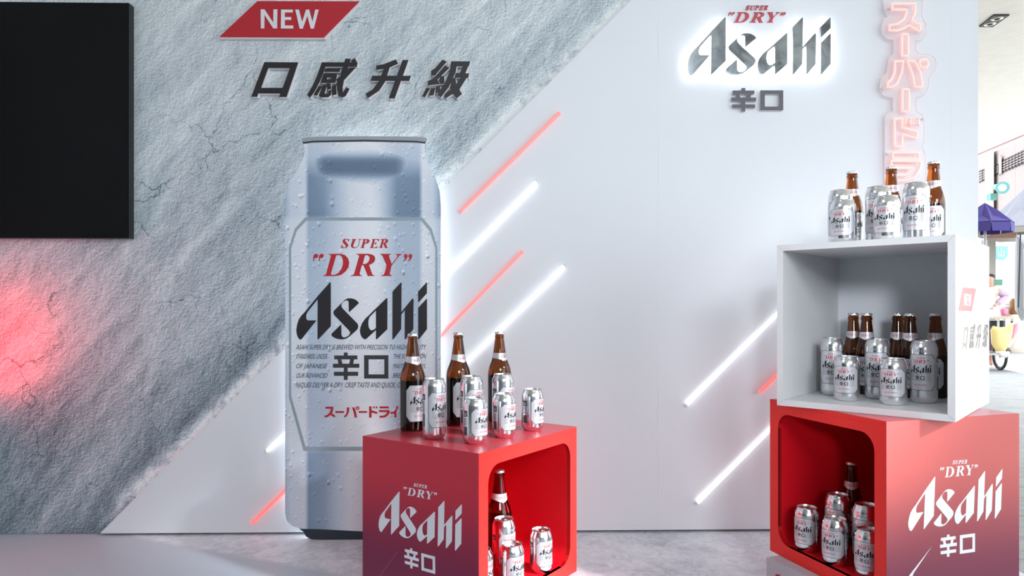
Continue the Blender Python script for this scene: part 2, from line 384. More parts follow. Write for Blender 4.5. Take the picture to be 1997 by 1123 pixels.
# ------------------------------------------------------------------ the wall plane
WA = math.atan(0.0201); WT = Vector((math.cos(WA), math.sin(WA), 0)); WN = Vector((math.sin(WA), -math.cos(WA), 0)); WO = Vector((0, 2.5073, 0))
def wall(px, py, d=0.0):
    """pixel -> (s, h) on the wall plane shifted d towards the room"""
    rx = (px-CX)/F; o = WO+WN*d; n2 = WN
    t = (o.x*n2.x+o.y*n2.y)/(rx*n2.x+n2.y)
    p = Vector((t*rx, t, 0))-o
    return p.dot(WT), HC-(py-YH)/F*t
def WF(s, h, d): q = WO+WT*s+WN*d; return Vector((q.x, q.y, h))
def wp(px, py, d=0.0): s, h = wall(px, py, d); return WF(s, h, d)
def wl(pts, d=0.0): return [wall(x, y, d) for x, y in pts]
# vertical face frames (display boxes): origin corner, direction along the face
class Face:
    def __init__(s, o, d):
        s.o = Vector((o[0], o[1], 0)); s.t = Vector((d[0], d[1], 0)).normalized(); s.n = Vector((s.t.y, -s.t.x, 0))
        if s.n.y > 0 and abs(s.n.y) > abs(s.n.x): s.n = -s.n
    def uv(s, px, py):
        rx = (px-CX)/F; t = (s.o.dot(s.n))/(rx*s.n.x+s.n.y); p = Vector((t*rx, t, 0))-s.o
        return p.dot(s.t), HC-(py-YH)/F*t
    def w(s, u, v, d): q = s.o+s.t*u+s.n*d; return Vector((q.x, q.y, v))
def affine(src, dst):
    A = np.array([[x, y, 1] for x, y in src]); B = np.array(dst)
    X, *_ = np.linalg.lstsq(A, B, rcond=None)
    return lambda p: (p[0]*X[0, 0]+p[1]*X[1, 0]+X[2, 0], p[0]*X[0, 1]+p[1]*X[1, 1]+X[2, 1])

# ------------------------------------------------------------------ lettering (traced outlines; all in the picture's pixels on the big can)
def cr(pts, ox, oy, sc): return [(ox+x/sc, oy+y/sc) for x, y in pts]
def c1(*p): return cr(p, 570, 540, 8.636)
def c2(*p): return cr(p, 695, 540, 8.636)
def c3(*p): return cr(p, 600, 455, 9.51)
def c8(*p): return cr(p, 560, 660, 6.607)
def c6(*p): return cr(p, 625, 785, 12.48)
def rect(x0, y0, x1, y1): return [(x0, y0), (x1, y0), (x1, y1), (x0, y1)]
LOGO = [
 [c1((630,95),(642,88),(650,92),(650,828),(440,1052),(432,1056),(426,1048),(428,378),(262,585),(242,625),(234,668),(238,700),(250,722),(268,730),(408,730),(160,1045),(140,1056),(115,1045),(90,1005),(74,955),(68,890),(82,800),(112,710),(165,635),(220,580),(440,310))],
 [c1((952,590),(950,430),(944,408),(930,397),(905,396),(880,405),(845,430),(828,465),(830,500),(850,532),(1085,770),(1105,795),(1112,830),(1105,865),(1080,900),(960,1005),(915,1035),(860,1050),(800,1050),(740,1037),(690,1012),(662,985),(658,965),(672,945),(812,808),(826,805),(828,970),(838,1000),(862,1018),(900,1015),(945,990),(970,960),(974,930),(955,900),(705,640),(692,605),(700,570),(830,440),(880,390),(930,362),(985,358),(1040,370),(1085,395),(1115,425),(1118,445),(968,586))],
 [c2((505,358),(515,355),(524,365),(522,880),(350,1046),(338,1052),(330,1044),(330,893),(165,1045),(142,1052),(100,1025),(72,975),(60,910),(68,850),(95,780),(150,700),(200,655)),
  c2((330,565),(330,860),(295,885),(262,900),(235,890),(212,855),(202,800),(204,730),(222,675))],
 [c2((750,92),(762,100),(758,588),(945,362),(958,360),(964,372),(960,880),(832,1046),(820,1052),(814,1044),(815,560),(758,634),(755,878),(628,1046),(614,1052),(606,1044),(608,247))],
 [c2((1180,92),(1190,98),(1188,275),(1048,428),(1040,424),(1040,245))],
 [c2((1180,368),(1190,373),(1190,880),(1058,1046),(1048,1050),(1040,1044),(1040,520))],
]
DRYL = [
 [c3((105,515),(103,450),(115,400),(145,380),(180,380),(196,410),(185,445),(155,460),(130,455),(120,475),(125,515))],
 [c3((209,515),(207,450),(219,400),(249,380),(284,380),(300,410),(289,445),(259,460),(234,455),(224,475),(229,515))],
 [c3((380,382),(600,378),(690,400),(750,460),(771,540),(760,620),(710,700),(630,765),(560,785),(480,790),(285,790),(288,780),(330,768),(345,745),(430,425),(425,400),(385,392)),
  c3((530,410),(590,400),(635,435),(655,500),(655,570),(625,660),(570,735),(500,768),(440,768),(432,750),(440,720))],
 [c3((905,380),(1130,378),(1205,395),(1245,430),(1255,480),(1235,530),(1190,565),(1140,585),(1195,750),(1215,775),(1240,782),(1240,790),(1115,790),(1035,590),(1005,590),(965,745),(975,770),(1010,782),(1010,790),(800,790),(802,780),(850,765),(865,740),(955,425),(945,400),(905,390)),
  c3((1065,410),(1105,402),(1145,430),(1150,470),(1130,525),(1090,560),(1045,570),(1022,565))],
 [c3((1345,380),(1545,380),(1545,390),(1515,402),(1510,425),(1560,570),(1660,440),(1665,405),(1630,392),(1630,382),(1750,382),(1748,392),(1700,415),(1555,605),(1525,740),(1535,770),(1565,782),(1565,790),(1355,790),(1358,782),(1405,768),(1425,740),(1465,600),(1390,420),(1370,400),(1345,390))],
 [c3((1765,520),(1810,470),(1790,450),(1784,410),(1800,385),(1835,380),(1857,410),(1850,450),(1820,495),(1775,524))],
 [c3((1850,520),(1895,470),(1875,450),(1869,410),(1885,385),(1920,380),(1942,410),(1935,450),(1905,495),(1860,524))],
]
SUPERL = [
 [c3((610,272),(635,212),(645,214),(645,240),(670,262),(700,262),(712,240),(700,218),(660,180),(648,150),(655,120),(690,100),(730,102),(752,112),(780,103),(760,152),(750,150),(748,125),(720,112),(700,118),(695,140),(712,162),(742,190),(755,218),(745,250),(710,272),(670,274),(635,264))],
 [c3((820,105),(905,105),(903,112),(885,118),(845,225),(850,250),(880,262),(920,250),(940,215),(965,118),(940,112),(942,105),(1000,105),(998,112),(975,120),(950,215),(930,255),(880,275),(825,268),(802,240),(805,210),(838,120),(818,112))],
 [c3((1010,105),(1110,105),(1145,118),(1150,145),(1130,178),(1090,192),(1060,190),(1040,255),(1055,265),(1053,272),(975,272),(978,265),(998,258),(1035,125),(1030,115),(1010,112)), c3((1075,118),(1095,120),(1100,145),(1085,170),(1062,178))],
 [c3((1195,105),(1330,105),(1315,150),(1307,150),(1300,122),(1270,116),(1250,116),(1232,178),(1260,175),(1280,158),(1268,215),(1262,215),(1255,190),(1230,188),(1210,258),(1240,262),(1280,245),(1300,225),(1285,272),(1145,272),(1148,264),(1170,258),(1210,122),(1193,112))],
 [c3((1355,105),(1455,105),(1490,115),(1495,140),(1480,170),(1450,185),(1470,250),(1485,263),(1483,272),(1435,272),(1405,192),(1395,192),(1380,255),(1395,264),(1393,272),(1320,272),(1322,264),(1340,258),(1380,122),(1355,112)), c3((1418,116),(1440,120),(1445,145),(1428,170),(1402,180))],
]
KARA = [[c8(*rect(730,180,780,218))], [c8(*rect(607,218,905,268))], [c8((650,268),(698,268),(712,325),(660,325))], [c8((812,268),(862,268),(852,325),(800,325))],
        [c8(*rect(590,325,930,376))], [c8(*rect(603,428,915,480))], [c8(*rect(730,376,780,428))], [c8(*rect(730,480,780,533))],
        [c8(*rect(992,215,1305,515)), c8(*rect(1050,268,1252,462))]]
def circ(cx_, cy_, r, n=20): return [(cx_+r*math.cos(2*PI*i/n), cy_+r*math.sin(2*PI*i/n)) for i in range(n)]
KATA = [[c6((118,100),(312,98),(312,165),(285,265),(358,312),(350,365),(245,300),(175,350),(100,362),(98,315),(160,300),(225,240),(255,150),(122,148))],
 [c6(*rect(365,205,570,250))], [c6((645,115),(705,115),(695,220),(650,320),(580,370),(578,318),(620,290),(640,220))],
 [c6((770,118),(825,112),(870,240),(888,360),(830,365),(815,260))], [c6(*circ(903,132,45)), c6(*circ(903,132,20))],
 [c6(*rect(930,205,1135,248))], [c6((1185,90),(1245,90),(1245,185),(1385,230),(1385,275),(1245,240),(1243,365),(1185,365))],
 [c6(*rect(1287,95,1322,138))], [c6(*rect(1348,95,1385,138))], [c6(*rect(1440,92,1665,138))],
 [c6((1425,180),(1680,180),(1685,230),(1660,290),(1600,345),(1520,365),(1438,365),(1438,318),(1530,315),(1600,280),(1625,228),(1425,228))],
 [c6((1850,80),(1898,92),(1880,150),(1848,215),(1848,360),(1798,360),(1798,265),(1700,275),(1700,232),(1780,220),(1835,160))]]
def c4(*p): return cr(p, 480, 110, 9.077)
def c5(*p): return cr(p, 700, 110, 8.683)
TASTE = [  # the four slanting characters of the headline
 [[c4((322,100),(922,103),(715,716),(583,715),(605,655),(212,653),(195,712),(92,710)), c4((390,203),(775,208),(645,555),(262,555))]],
 [[c4((1340,103),(1975,105),(1955,182),(1312,180))], [c4((1340,103),(1430,110),(1375,270),(1300,450),(1210,620),(1130,730),(1078,685),(1170,530),(1260,330))],
  [c4((1755,40),(1850,42),(1835,110),(1735,110))], [c4((1850,75),(1925,28),(1962,100),(1880,112))],
  [c4((1735,105),(1830,105),(1790,260),(1735,400),(1705,560),(1715,640),(1775,540),(1830,575),(1760,700),(1700,728),(1640,700),(1612,600),(1605,480),(1655,380),(1690,280))],
  [c4((1830,195),(1940,195),(1750,400),(1650,480),(1590,410),(1720,320))], [c4((1402,212),(1670,215),(1655,272),(1385,270))],
  [c4((1372,300),(1615,302),(1580,468),(1315,468)), c4((1435,370),(1515,372),(1505,408),(1430,408))],
  [c4((1290,515),(1345,530),(1250,695),(1195,680))], [c4((1355,515),(1430,520),(1385,660),(1450,660),(1480,600),(1510,600),(1500,680),(1450,722),(1320,722),(1290,690))],
  [c4((1420,480),(1490,475),(1510,570),(1440,590))], [c4((1520,530),(1590,510),(1602,670),(1520,690))]],
 [[c5((290,155),(420,130),(625,50),(665,120),(530,180),(430,205),(295,228))], [c5((430,190),(525,175),(440,430),(340,580),(150,705),(108,635),(230,560),(330,430))],
  [c5((225,325),(880,328),(852,412),(195,412))], [c5((738,60),(838,60),(605,710),(505,708))]],
 [[c5((1415,50),(1488,88),(1335,262),(1290,322),(1225,320),(1218,245),(1300,190))], [c5((1460,150),(1530,195),(1330,390),(1365,465),(1170,490),(1165,420),(1265,370))],
  [c5((1370,340),(1440,330),(1450,455),(1370,470))], [c5((1140,530),(1205,540),(1120,690),(1068,675))], [c5((1215,540),(1295,530),(1265,655),(1185,665))], [c5((1300,520),(1370,500),(1380,590),(1300,622))],
  [c5((1560,82),(1885,85),(1860,168),(1550,165))], [c5((1570,82),(1665,100),(1640,260),(1520,520),(1385,695),(1325,640),(1450,460),(1540,250))],
  [c5((1790,100),(1880,90),(1795,300),(1705,290))], [c5((1640,283),(1865,290),(1850,362),(1620,360))], [c5((1765,300),(1862,292),(1800,400),(1700,560),(1470,710),(1450,640),(1600,540),(1700,400))],
  [c5((1555,370),(1635,370),(1650,470),(1745,635),(1655,710),(1560,600))]],
]
def font_polys(txt, x0, y0, x1, y1, shear=0.0):
    """default font lettering fitted to a pixel box: returns a list of triangles (2D points)"""
    cu = bpy.data.curves.new('lettering', 'FONT'); cu.body = txt; cu.resolution_u = 3; cu.fill_mode = 'FRONT'
    o = bpy.data.objects.new('lettering', cu); C.objects.link(o); bpy.context.view_layer.update()
    me = bpy.data.meshes.new_from_object(o.evaluated_get(bpy.context.evaluated_depsgraph_get()))
    vs_ = [v.co.copy() for v in me.vertices]; me.calc_loop_triangles(); tr = [tuple(t.vertices) for t in me.loop_triangles]
    bpy.data.objects.remove(o); bpy.data.curves.remove(cu); bpy.data.meshes.remove(me)
    capt = max(v.y for v in vs_); bx = min(v.x for v in vs_); ex = max(v.x for v in vs_); base = 0.0 if min(v.y for v in vs_) > -0.25 else 0.0
    P = []
    for v in vs_:
        a = (v.x-bx)/(ex-bx); b = (v.y-base)/(capt-base)
        P.append((x0+a*(x1-x0-shear*(y1-y0))+shear*b*(y1-y0), y1-b*(y1-y0)))
    return P, tr

BD = bpy.data
# ================================================================== SETTING
# stage floor (printed vinyl on a low platform), outdoor ground, road
def poly_slab(name, pts, z0, z1, m, **kw):
    b = MB(); b.prism([pts], lambda u, v, d: Vector((u, v, d)), z0, z1, back=True); return b.build(name, m, **kw)
poly_slab('floor', [(-3.6, -3), (1.60, -3), (1.585, 1.6), (1.56, 2.2), (1.70, 2.46), (1.70, 3.3), (-3.6, 3.3)], -0.30, 0.0, 'floor', kind='structure')
GZ = -0.337
poly_slab('pavement', [(-9, -6), (9.2, -6), (8.4, 10.5), (9.6, 14.5), (-9, 14.5)], GZ-0.2, GZ-0.001, 'pave', kind='structure')
# sunlit road beyond the pavement edge
b = MB(); b.box((-9, -30, GZ-0.3), (60, 60, GZ-0.03)); road = b.build('road', 'road', kind='structure')
# soffit over the booth
b = MB()
SZ = HC+2.5
e0, e1 = Vector((7.6, 11.36)), Vector((7.41, 10.08)); dv = (e0-e1)/(e0-e1).length
A = e1-dv*16; B_ = e0+dv*2.2
b.prism([[(-9, -6), (A.x, A.y), (B_.x, B_.y), (-9, B_.y)]], lambda u, v, d: Vector((u, v, d)), SZ, SZ+0.4, back=True)
b.build('ceiling', 'cream', kind='structure')
b = MB(); n2 = Vector((dv.y, -dv.x)); b.prism([[tuple(A+n2*0.002), tuple(A+n2*.035), tuple(B_+n2*.035), tuple(B_+n2*0.002)]], lambda u, v, d: Vector((u, v, d)), SZ-0.012, SZ+0.42, back=True)
b.build('trim_1', 'soffitedge', kind='structure')
# building side behind the camera (the arcade's other walls) and to the left
b = MB(); b.box((-9, -6.2, GZ), (5.5, -6, SZ)); b.build('wall_front', 'grey', kind='structure')
b = MB(); b.box((-9.2, -6.2, GZ), (-9, 12, SZ)); b.build('wall_side', 'dark', kind='structure')

# ---- back wall: frame, cement picture panel, white panels with seams
wbm = MB()
s0, s1 = wall(-2, 600)[0]-0.03, wall(1907.5, 600)[0]
def wbox(mb, sa, sb, ha, hb, d0, d1):
    P = [WF(s, h, d) for h in (ha, hb) for (s, d) in ((sa, d0), (sb, d0), (sb, d1), (sa, d1))]
    return mb.hexa(P)
wbox(wbm, s0, s1-0.02, 0.0, 2.6, -0.16, -0.06)
back = wbm.build('wall_back', 'dark', kind='structure')
TOP = 2.44
b = MB()
hbot = 0.006
diag = lambda h: (wall(190, 1045)[0])+(h-wall(190, 1045)[1])*(wall(1232, 0)[0]-wall(190, 1045)[0])/(wall(1232, 0)[1]-wall(190, 1045)[1])
b.prism([[(s0, 0.001), (diag(0.0)+0.10, 0.001), (diag(TOP)+0.10, TOP), (s0, TOP)]], WF, -0.059, -0.027, back=True)
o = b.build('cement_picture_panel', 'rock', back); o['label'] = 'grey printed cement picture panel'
seams = [s0] + [wall(x, 600)[0] for x in (139, 711, 1283, 1855)] + [s1]
hz = 0.009
for i in range(len(seams)-1):
    a, c = seams[i]+0.00012, seams[i+1]-0.00012
    # region right of the diagonal within this panel
    pts = []
    lo = (a, hz); 
    sd0 = diag(hz); sdT = diag(TOP)
    if c <= sd0: continue
    inv = lambda s: hz+(s-sd0)*(TOP-hz)/(sdT-sd0)
    pts.append((max(a, sd0), hz)); pts.append((c, hz))
    if c < sdT: pts.append((c, inv(c)))
    else:
        pts.append((c, TOP))
        if a < sdT: pts.append((sdT, TOP))
        else: pts.append((a, TOP))
    if a > sd0 and a < sdT: pts.append((a, inv(a)))
    b = MB(); b.prism([pts], WF, -0.0265, 0.0, back=True); b.build('white_panel', 'white', back)
b = MB(); wbox(b, s1-0.019, s1, 0.0, TOP, -0.165, -0.027); b.build('edge_board', 'white', back)

# ---- side wall on the far left, with its red light tube (just outside the picture)
b = MB(); p = WF(s0, 0, 0.0)
b.box((p.x-0.05, 0.9, 0.0), (p.x+0.0, p.y+0.05, TOP)); b.build('wall_left', 'white', kind='structure')
for k, (y_, za, zb) in enumerate(((2.40, 0.55, 0.82),)):
    b = MB(); b.tube([(p.x+0.012, y_, za), (p.x+0.012, y_-0.10, zb)], 0.008, 8)
    b.build('light_tube', mat('led_red_side', (1, 0.1, 0.1), 0.4, emit=(1, 0.004, 0.012), es=60), label='red light tube fixed to the side wall by the screen', cat='light')

# ================================================================== WALL THINGS
def printed(mb, glyphs, fmap, fn, d0, d1):
    for g in glyphs: mb.prism([[fmap(q) for q in l] for l in g], fn, d0, d1)
    return mb
def font_on(mb, txt, box_, fmap, fn, d, shear=0.0):
    P, tr = font_polys(txt, *box_, shear=shear)
    mb.add([fn(*fmap(q), d) for q in P], tr); return mb

# television
t_ = empty('television', wp(126, 465, 0.03), 0, 'large black wall mounted television screen with dim reflections', 'television')
a0 = wall(-60, 3, 0.008); a1 = wall(251.5, 464.5, 0.008)
b = MB(); P = [WF(s, h, d) for h in (a1[1], a0[1]) for (s, d) in ((s0+0.005, -0.026), (a1[0], -0.026), (a1[0], 0.008), (s0+0.005, 0.008))]; b.hexa(P); b.build('casing', 'tvframe', t_)
b = MB(); q = 0.0012; b.prism([[(s0+.006, a1[1]+q), (a1[0]-q, a1[1]+q), (a1[0]-q, a0[1]-q), (s0+.006, a0[1]-q)]], WF, 0.0082, 0.0095); b.build('glass_screen', 'screen', t_)

# NEW sign
t_ = empty('banner_sign', wp(560, 73, -0.02), 0, 'red slanted sign reading NEW on the grey cement picture', 'sign')
D = -0.008
b = MB(); b.prism([wl([(502, 2), (701, 2.5), (631.5, 73), (427.5, 72)], D)], WF, -0.0268, D); b.build('backing', ['inkred'], t_)
b = MB(); b.prism([wl([(499, 0.5), (704, 1), (633, 75), (425, 74)], D)], WF, -0.0268, D-0.003); b.build('white_edge', 'whiteedge', t_)
b = MB()
NEWL = [[[(508.5, 18.5), (516, 18.5), (533, 44), (533.5, 18.5), (541, 18.5), (540.5, 55.5), (533, 55.5), (516, 29), (515.5, 55.5), (509, 55.5)]],
        [[(548.5, 19), (571, 19), (571, 24.5), (555.5, 24.5), (555.5, 33.5), (568, 33.5), (568, 39), (555.5, 39), (555.5, 50), (572, 50), (572, 55.8), (548, 55.8)]],
        [[(576, 19), (583, 19), (589.5, 43), (597, 19), (603, 19), (609.5, 43), (615, 19), (621.5, 19), (612, 56), (606, 56), (599.5, 31), (590.5, 56), (584.5, 56)]]]
for g in NEWL: b.prism([wl(l, D) for l in g], WF, D, D+0.0015)
b.build('lettering', 'inkwhite', t_)
# headline characters
t_ = empty('headline_lettering', wp(700, 192, -0.026), 0, 'black slanted raised characters reading 口感升級 above the big can picture', 'lettering')
for k, ch in enumerate(TASTE):
    b = MB()
    for j, g in enumerate(ch): b.prism([wl(l, D) for l in g], WF, -0.0095, D+0.0001*j)
    o = b.build('character', 'ink', t_)
    b = MB()
    for j, g in enumerate(ch): b.prism([wl([(x+1.6, y+1.4) for x, y in l], D-0.002)for l in g], WF, -0.0267, D-0.003+0.0001*j)
    o2 = b.build('white_core', 'whiteedge', o)

# SUPER DRY (red flat letters) on the wall
t_ = empty('red_lettering', wp(1475, 45), 0, 'small red serif lettering SUPER DRY above the mirror letters on the wall', 'lettering')
def fit_px(src, dst): return affine(src, dst)
fw = fit_px([(611, 502), (804, 498), (630, 538), (764.6, 538)], [(1418.5, 31.5), (1530, 31), (1436, 44.5), (1505.5, 44.5)])
# crop measured: quotes 1418..1530, capitals 24.5..44.5
fw = fit_px([(611, 495), (804, 495), (611, 538), (804, 538)], [(1421, 24.5), (1532, 24.5), (1419, 44.3), (1530, 44.3)])
b = MB(); printed(b, DRYL, lambda q: wall(*fw(q)), WF, 0.0, 0.004); b.build('lettering', 'inkred2', t_)
fs_ = fit_px([(664, 465), (757.5, 465), (664, 484), (757.5, 484)], [(1454, 11), (1498, 11), (1452.5, 20.3), (1496.5, 20.3)])
b = MB(); printed(b, SUPERL, lambda q: wall(*fs_(q)), WF, 0.0, 0.004); b.build('small_lettering', 'inkred2', t_)
# mirror logo
t_ = empty('mirror_letters', wp(1480, 145), 0, 'large dark mirror letters spelling Asahi with white glow behind them', 'sign')
fl = fit_px([(577.9, 550.4), (832.8, 550.4), (577.9, 662.2), (832.8, 662.2)], [(1341.7, 33.8), (1620, 33.8), (1341.7, 144.8), (1620, 144.8)])
DL = 0.034
LN = ['letter_capital', 'letter', 'letter', 'letter', 'letter_dot', 'letter']
for g, nm in zip(LOGO, LN):
    b = MB(); b.prism([[wall(*fl(q), DL) for q in l] for l in g], WF, 0.018, DL-0.001, back=True); b.prism([[wall(*fl(q), DL) for q in l] for l in g], WF, DL-0.001, DL)
    o = b.build(nm, ['chrome'], t_)
    # LED strip set on the back, following the outline inside the letter
    pts = [Vector(wall(*fl(q), DL)) for q in g[0]]; cc = sum(pts, Vector((0, 0)))/len(pts)
    e = MB(); e.prism([[tuple(cc+(pp-cc)*0.95) for pp in pts]], WF, 0.0175, 0.014, back=True)
    e.build('light_strip', 'halo', o)
# 辛口 raised grey characters
t_ = empty('grey_characters', wp(1478, 215), 0, 'raised grey characters reading 辛口 below the mirror letters', 'lettering')
fk = fit_px([(650.1, 687.2), (757.5, 687.2), (650.1, 740.7), (757.5, 740.7)], [(1427.5, 171.5), (1527.5, 171.5), (1427.5, 217), (1527.5, 217)])
for gs in (KARA[:8], KARA[8:]):
    b = MB(); printed(b, gs, lambda q: wall(*fk(q), 0.012), WF, 0.003, 0.012); o = b.build('character', 'greyletter', t_)
    b = MB(); printed(b, gs, lambda q: wall(fk(q)[0]-0.8, fk(q)[1]+0.8, 0.010), WF, 0.0, 0.0095); b.build('white_core', 'whiteedge', o)

# neon katakana sign on clear acrylic
t_ = empty('neon_sign', wp(1765, 430), 0, 'pink neon sign of vertical katakana on clear acrylic at the wall end', 'neon sign')
def n7(*p): return cr(p, 1700, 0, 5.907)
def n8(*p): return cr(p, 1700, 170, 5.907)
ac = [(1722,-40),(1722,0),(1724,22),(1730,33),(1722,38),(1718,56),(1722,69),(1732,77),(1742,78),(1742,105),(1733,111),(1729,142),(1718,152),(1715,172),(1722,186),(1732,189),(1741,190),(1741,217),(1731,220),(1725,228),(1725,430),(1733,438),(1796,438),(1804,430),(1806,320),(1804,300),(1798,285),(1802,276),(1802,235),(1798,224),(1787,217),(1786,190),(1799,187),(1808,178),(1812,160),(1812,150),(1823,138),(1826,125),(1822,112),(1812,106),(1792,105),(1786,98),(1786,80),(1798,78),(1806,66),(1806,48),(1799,36),(1798,30),(1799,0),(1797,-40)]
D = 0.016
b = MB(); b.prism([wl(ac, D)], WF, D-0.004, D, back=True); b.build('acrylic_sheet', 'acrylic', t_)
# rim seen as a pinkish edge line
def outline_tube(mb, pts, d, r, closed=True, seg=8):
    out = []
    n = len(pts)
    for i in range(n if closed else n-1):
        a_ = Vector(pts[i]); c_ = Vector(pts[(i+1) % n])
        k = max(1, int((c_-a_).length/6))
        for j in range(k): q_ = a_+(c_-a_)*j/k; out.append(wp(q_.x, q_.y, d))
    mb.tube(out, r, seg, closed=closed)
b = MB(); outline_tube(b, ac, D-0.002, 0.0014, seg=6); b.build('sheet_edge', 'acrylicedge', t_, smooth=True)
NEON = [n7((235,45),(500,42),(492,160),(455,240),(490,260),(560,285),(548,365),(430,292),(350,335),(290,352),(205,352),(205,290),(290,280),(370,220),(405,130),(395,112),(235,112)),
 n7((345,395),(415,395),(415,645),(345,645)),
 n7((265,705),(360,705),(345,830),(290,960),(240,1000),(180,1010),(185,945),(230,910),(262,830)), n7((405,705),(490,705),(555,830),(580,990),(560,1005),(495,1005),(470,880),(440,780)), n7(*circ(597,733,50,14)),
 n8((350,25),(425,25),(425,280),(350,280)),
 n8((258,365),(348,365),(345,465),(520,515),(510,590),(350,545),(345,680),(262,685)), n8(*rect(385,365,445,435)), n8(*rect(475,365,540,435)),
 n8(*rect(240,755,540,830)), n8((225,850),(565,855),(555,930),(500,1030),(400,1075),(285,1080),(280,1015),(390,1010),(470,935),(225,930)),
 [(1786,368),(1796,372),(1790,388),(1778,398),(1778,428),(1766,428),(1766,404),(1746,406),(1746,396),(1764,392)]]
for g in NEON:
    b = MB(); outline_tube(b, g, D+0.012, 0.0044, seg=8); o = b.build('neon_tube', 'neon', t_, smooth=60)
    for q_ in (g[0], g[len(g)//2]):
        b = MB(); b.tube([wp(*q_, D), wp(*q_, D+0.010)], 0.0018, 6); b.build('tube_support', 'acrylic', o)
for px_, py_ in ((1735, 18), (1795, 60), (1722, 172), (1730, 300), (1800, 232)):
    b = MB(); b.tube([wp(px_, py_, 0.0), wp(px_, py_, D+0.003)], 0.0035, 10); b.build('standoff', 'whiteedge', t_)

# ---- light tubes on the wall
TUBES = [('ledred', (1090, 221), (898, 411), 'red light tube slanting at the top, highest on the white wall'),
 ('ledwhite', (1047, 354), (856, 548), 'white light tube whose foot meets the big can at label height'),
 ('ledred', (1018, 491), (846, 667), 'red light tube between the two white tubes beside the big can'),
 ('ledwhite', (1101, 518), (896, 720), 'white light tube passing behind the bottles on the red box'),
 ('ledwhite', (520, 880), (574, 829), 'short white light tube end low beside the big can near the cement picture'),
 ('ledred2', (491, 1020), (574, 939), 'short red light tube at the foot of the big can near the floor'),
 ('ledwhite', (1338, 790), (1545, 583), 'white light tube running behind the white display box'),
 ('ledred2', (1483, 764), (1545, 704), 'short red light tube peeking out behind the white display box'),
 ('ledwhite', (1359, 981), (1545, 794), 'white light tube running behind the stacked red display box')]
for m_, p0, p1, lb in TUBES:
    t_ = empty('light_tube', wp(*p0, 0.0), 0, lb, 'light', 'slanting light tubes on the wall')
    a_, c_ = wp(*p0, 0.012), wp(*p1, 0.012); dr_ = (c_-a_).normalized()
    b = MB(); b.tube([a_, c_], 0.0068 if m_ == 'ledwhite' else 0.0062, 10); b.build('glowing_tube', m_, t_, smooth=60)
    for e_, s_ in ((a_, 1), (c_, -1)):
        b = MB(); b.tube([e_-dr_*0.003*s_, e_+dr_*0.003*s_], 0.0072, 10); b.build('end_cap', 'ledred' if 'red' in m_ else 'whiteedge', t_, smooth=60)
        q_ = e_+dr_*0.05*s_
        b = MB(); b.tube([q_-WN*0.012*1.0, q_-WN*0.004], 0.003, 6); b.build('clip', 'acrylic', t_)

# ---- the big can picture (flat cut-out board standing off the wall)
DC = 0.056
CC = wall(707.5, 600, DC)[0]
t_ = empty('can_cutout', WF(CC, 0.0, DC), WA, 'giant silver beer can picture board, backlit, with red and black lettering', 'display board')
def cpx(px, py): return wall(px, py, DC)
half = [(588,268.5),(587,272),(589,278),(593,281),(594.5,296),(590,312),(578,334),(566,352),(558,372),(556,400),(556,1000),(559,1014),(568,1024),(584,1031),(592,1037),(597,1046),(606,1051),(625,1052.5)]
right = [(832.5,268.5),(833.5,272),(831,278),(827,281),(827,296),(832,314),(842,334),(851,352),(857,372),(859,400),(859,1000),(856,1014),(847,1024),(831,1031),(823,1037),(818,1046),(809,1051),(790,1052.5)]
outl = half+list(reversed(right))+[(820,266.5),(770,265.5),(710,265),(650,265.5),(600,266.5)]
b = MB(); b.prism([[cpx(*q) for q in outl]], WF, DC-0.022, DC, back=True)
board = b.build('board', 'canprint', t_)
# lid and bottom rim prints
b = MB(); b.prism([[cpx(*q) for q in [(588.5,268.8),(600,267),(650,266),(710,265.6),(770,266),(820,267),(832,268.8),(833,272),(831,277),(810,274.5),(710,272.5),(610,274.5),(589,277.5),(587.5,272)]]], WF, DC, DC+0.0006); b.build('printed_lid_rim', 'lidprint', t_)
b = MB(); b.prism([[cpx(*q) for q in [(589,277.5),(610,274.5),(710,272.5),(810,274.5),(831,277),(829,280),(810,278),(710,276),(610,278),(592,280.5)]]], WF, DC, DC+0.0006); b.build('printed_rim_line', 'rimdark', t_)
b = MB(); b.prism([[cpx(*q) for q in [(584,1031),(620,1031.5),(707,1036),(790,1031.5),(831,1031),(823,1037),(818,1046),(809,1051),(790,1052.3),(625,1052.3),(606,1051),(597,1046),(592,1037)]]], WF, DC, DC+0.0006); b.build('printed_base_rim', 'rimdark', t_)
# label octagon frame (line) 
oo = [(595,424),(824,424),(842,446),(853,482),(853,770),(826,879),(592,879),(563.5,775),(563.5,482),(575,446)]
oi = [(598,430),(821,430),(838,450),(849,484),(849,768),(822,871),(596,871),(568,772),(568,484),(579,450)]
b = MB(); b.prism([[cpx(*q) for q in oo], [cpx(*q) for q in oi]], WF, DC, DC+0.0006); b.build('label_frame', 'framegrey', t_)
b = MB(); printed(b, LOGO, lambda q: cpx(*q), WF, DC, DC+0.0008); b.build('logo_lettering', 'ink', t_)
b = MB(); printed(b, DRYL, lambda q: cpx(*q), WF, DC, DC+0.0008); b.build('red_lettering', 'inkred', t_)
b = MB(); printed(b, SUPERL, lambda q: cpx(*q), WF, DC, DC+0.0008); b.build('small_red_lettering', 'inkred', t_)
b = MB(); printed(b, KARA, lambda q: cpx(*q), WF, DC, DC+0.0008); b.build('characters', 'inkgrey', t_)
b = MB(); printed(b, KATA, lambda q: cpx(*q), WF, DC, DC+0.0008); b.build('katakana', 'inkred', t_)
b = MB()
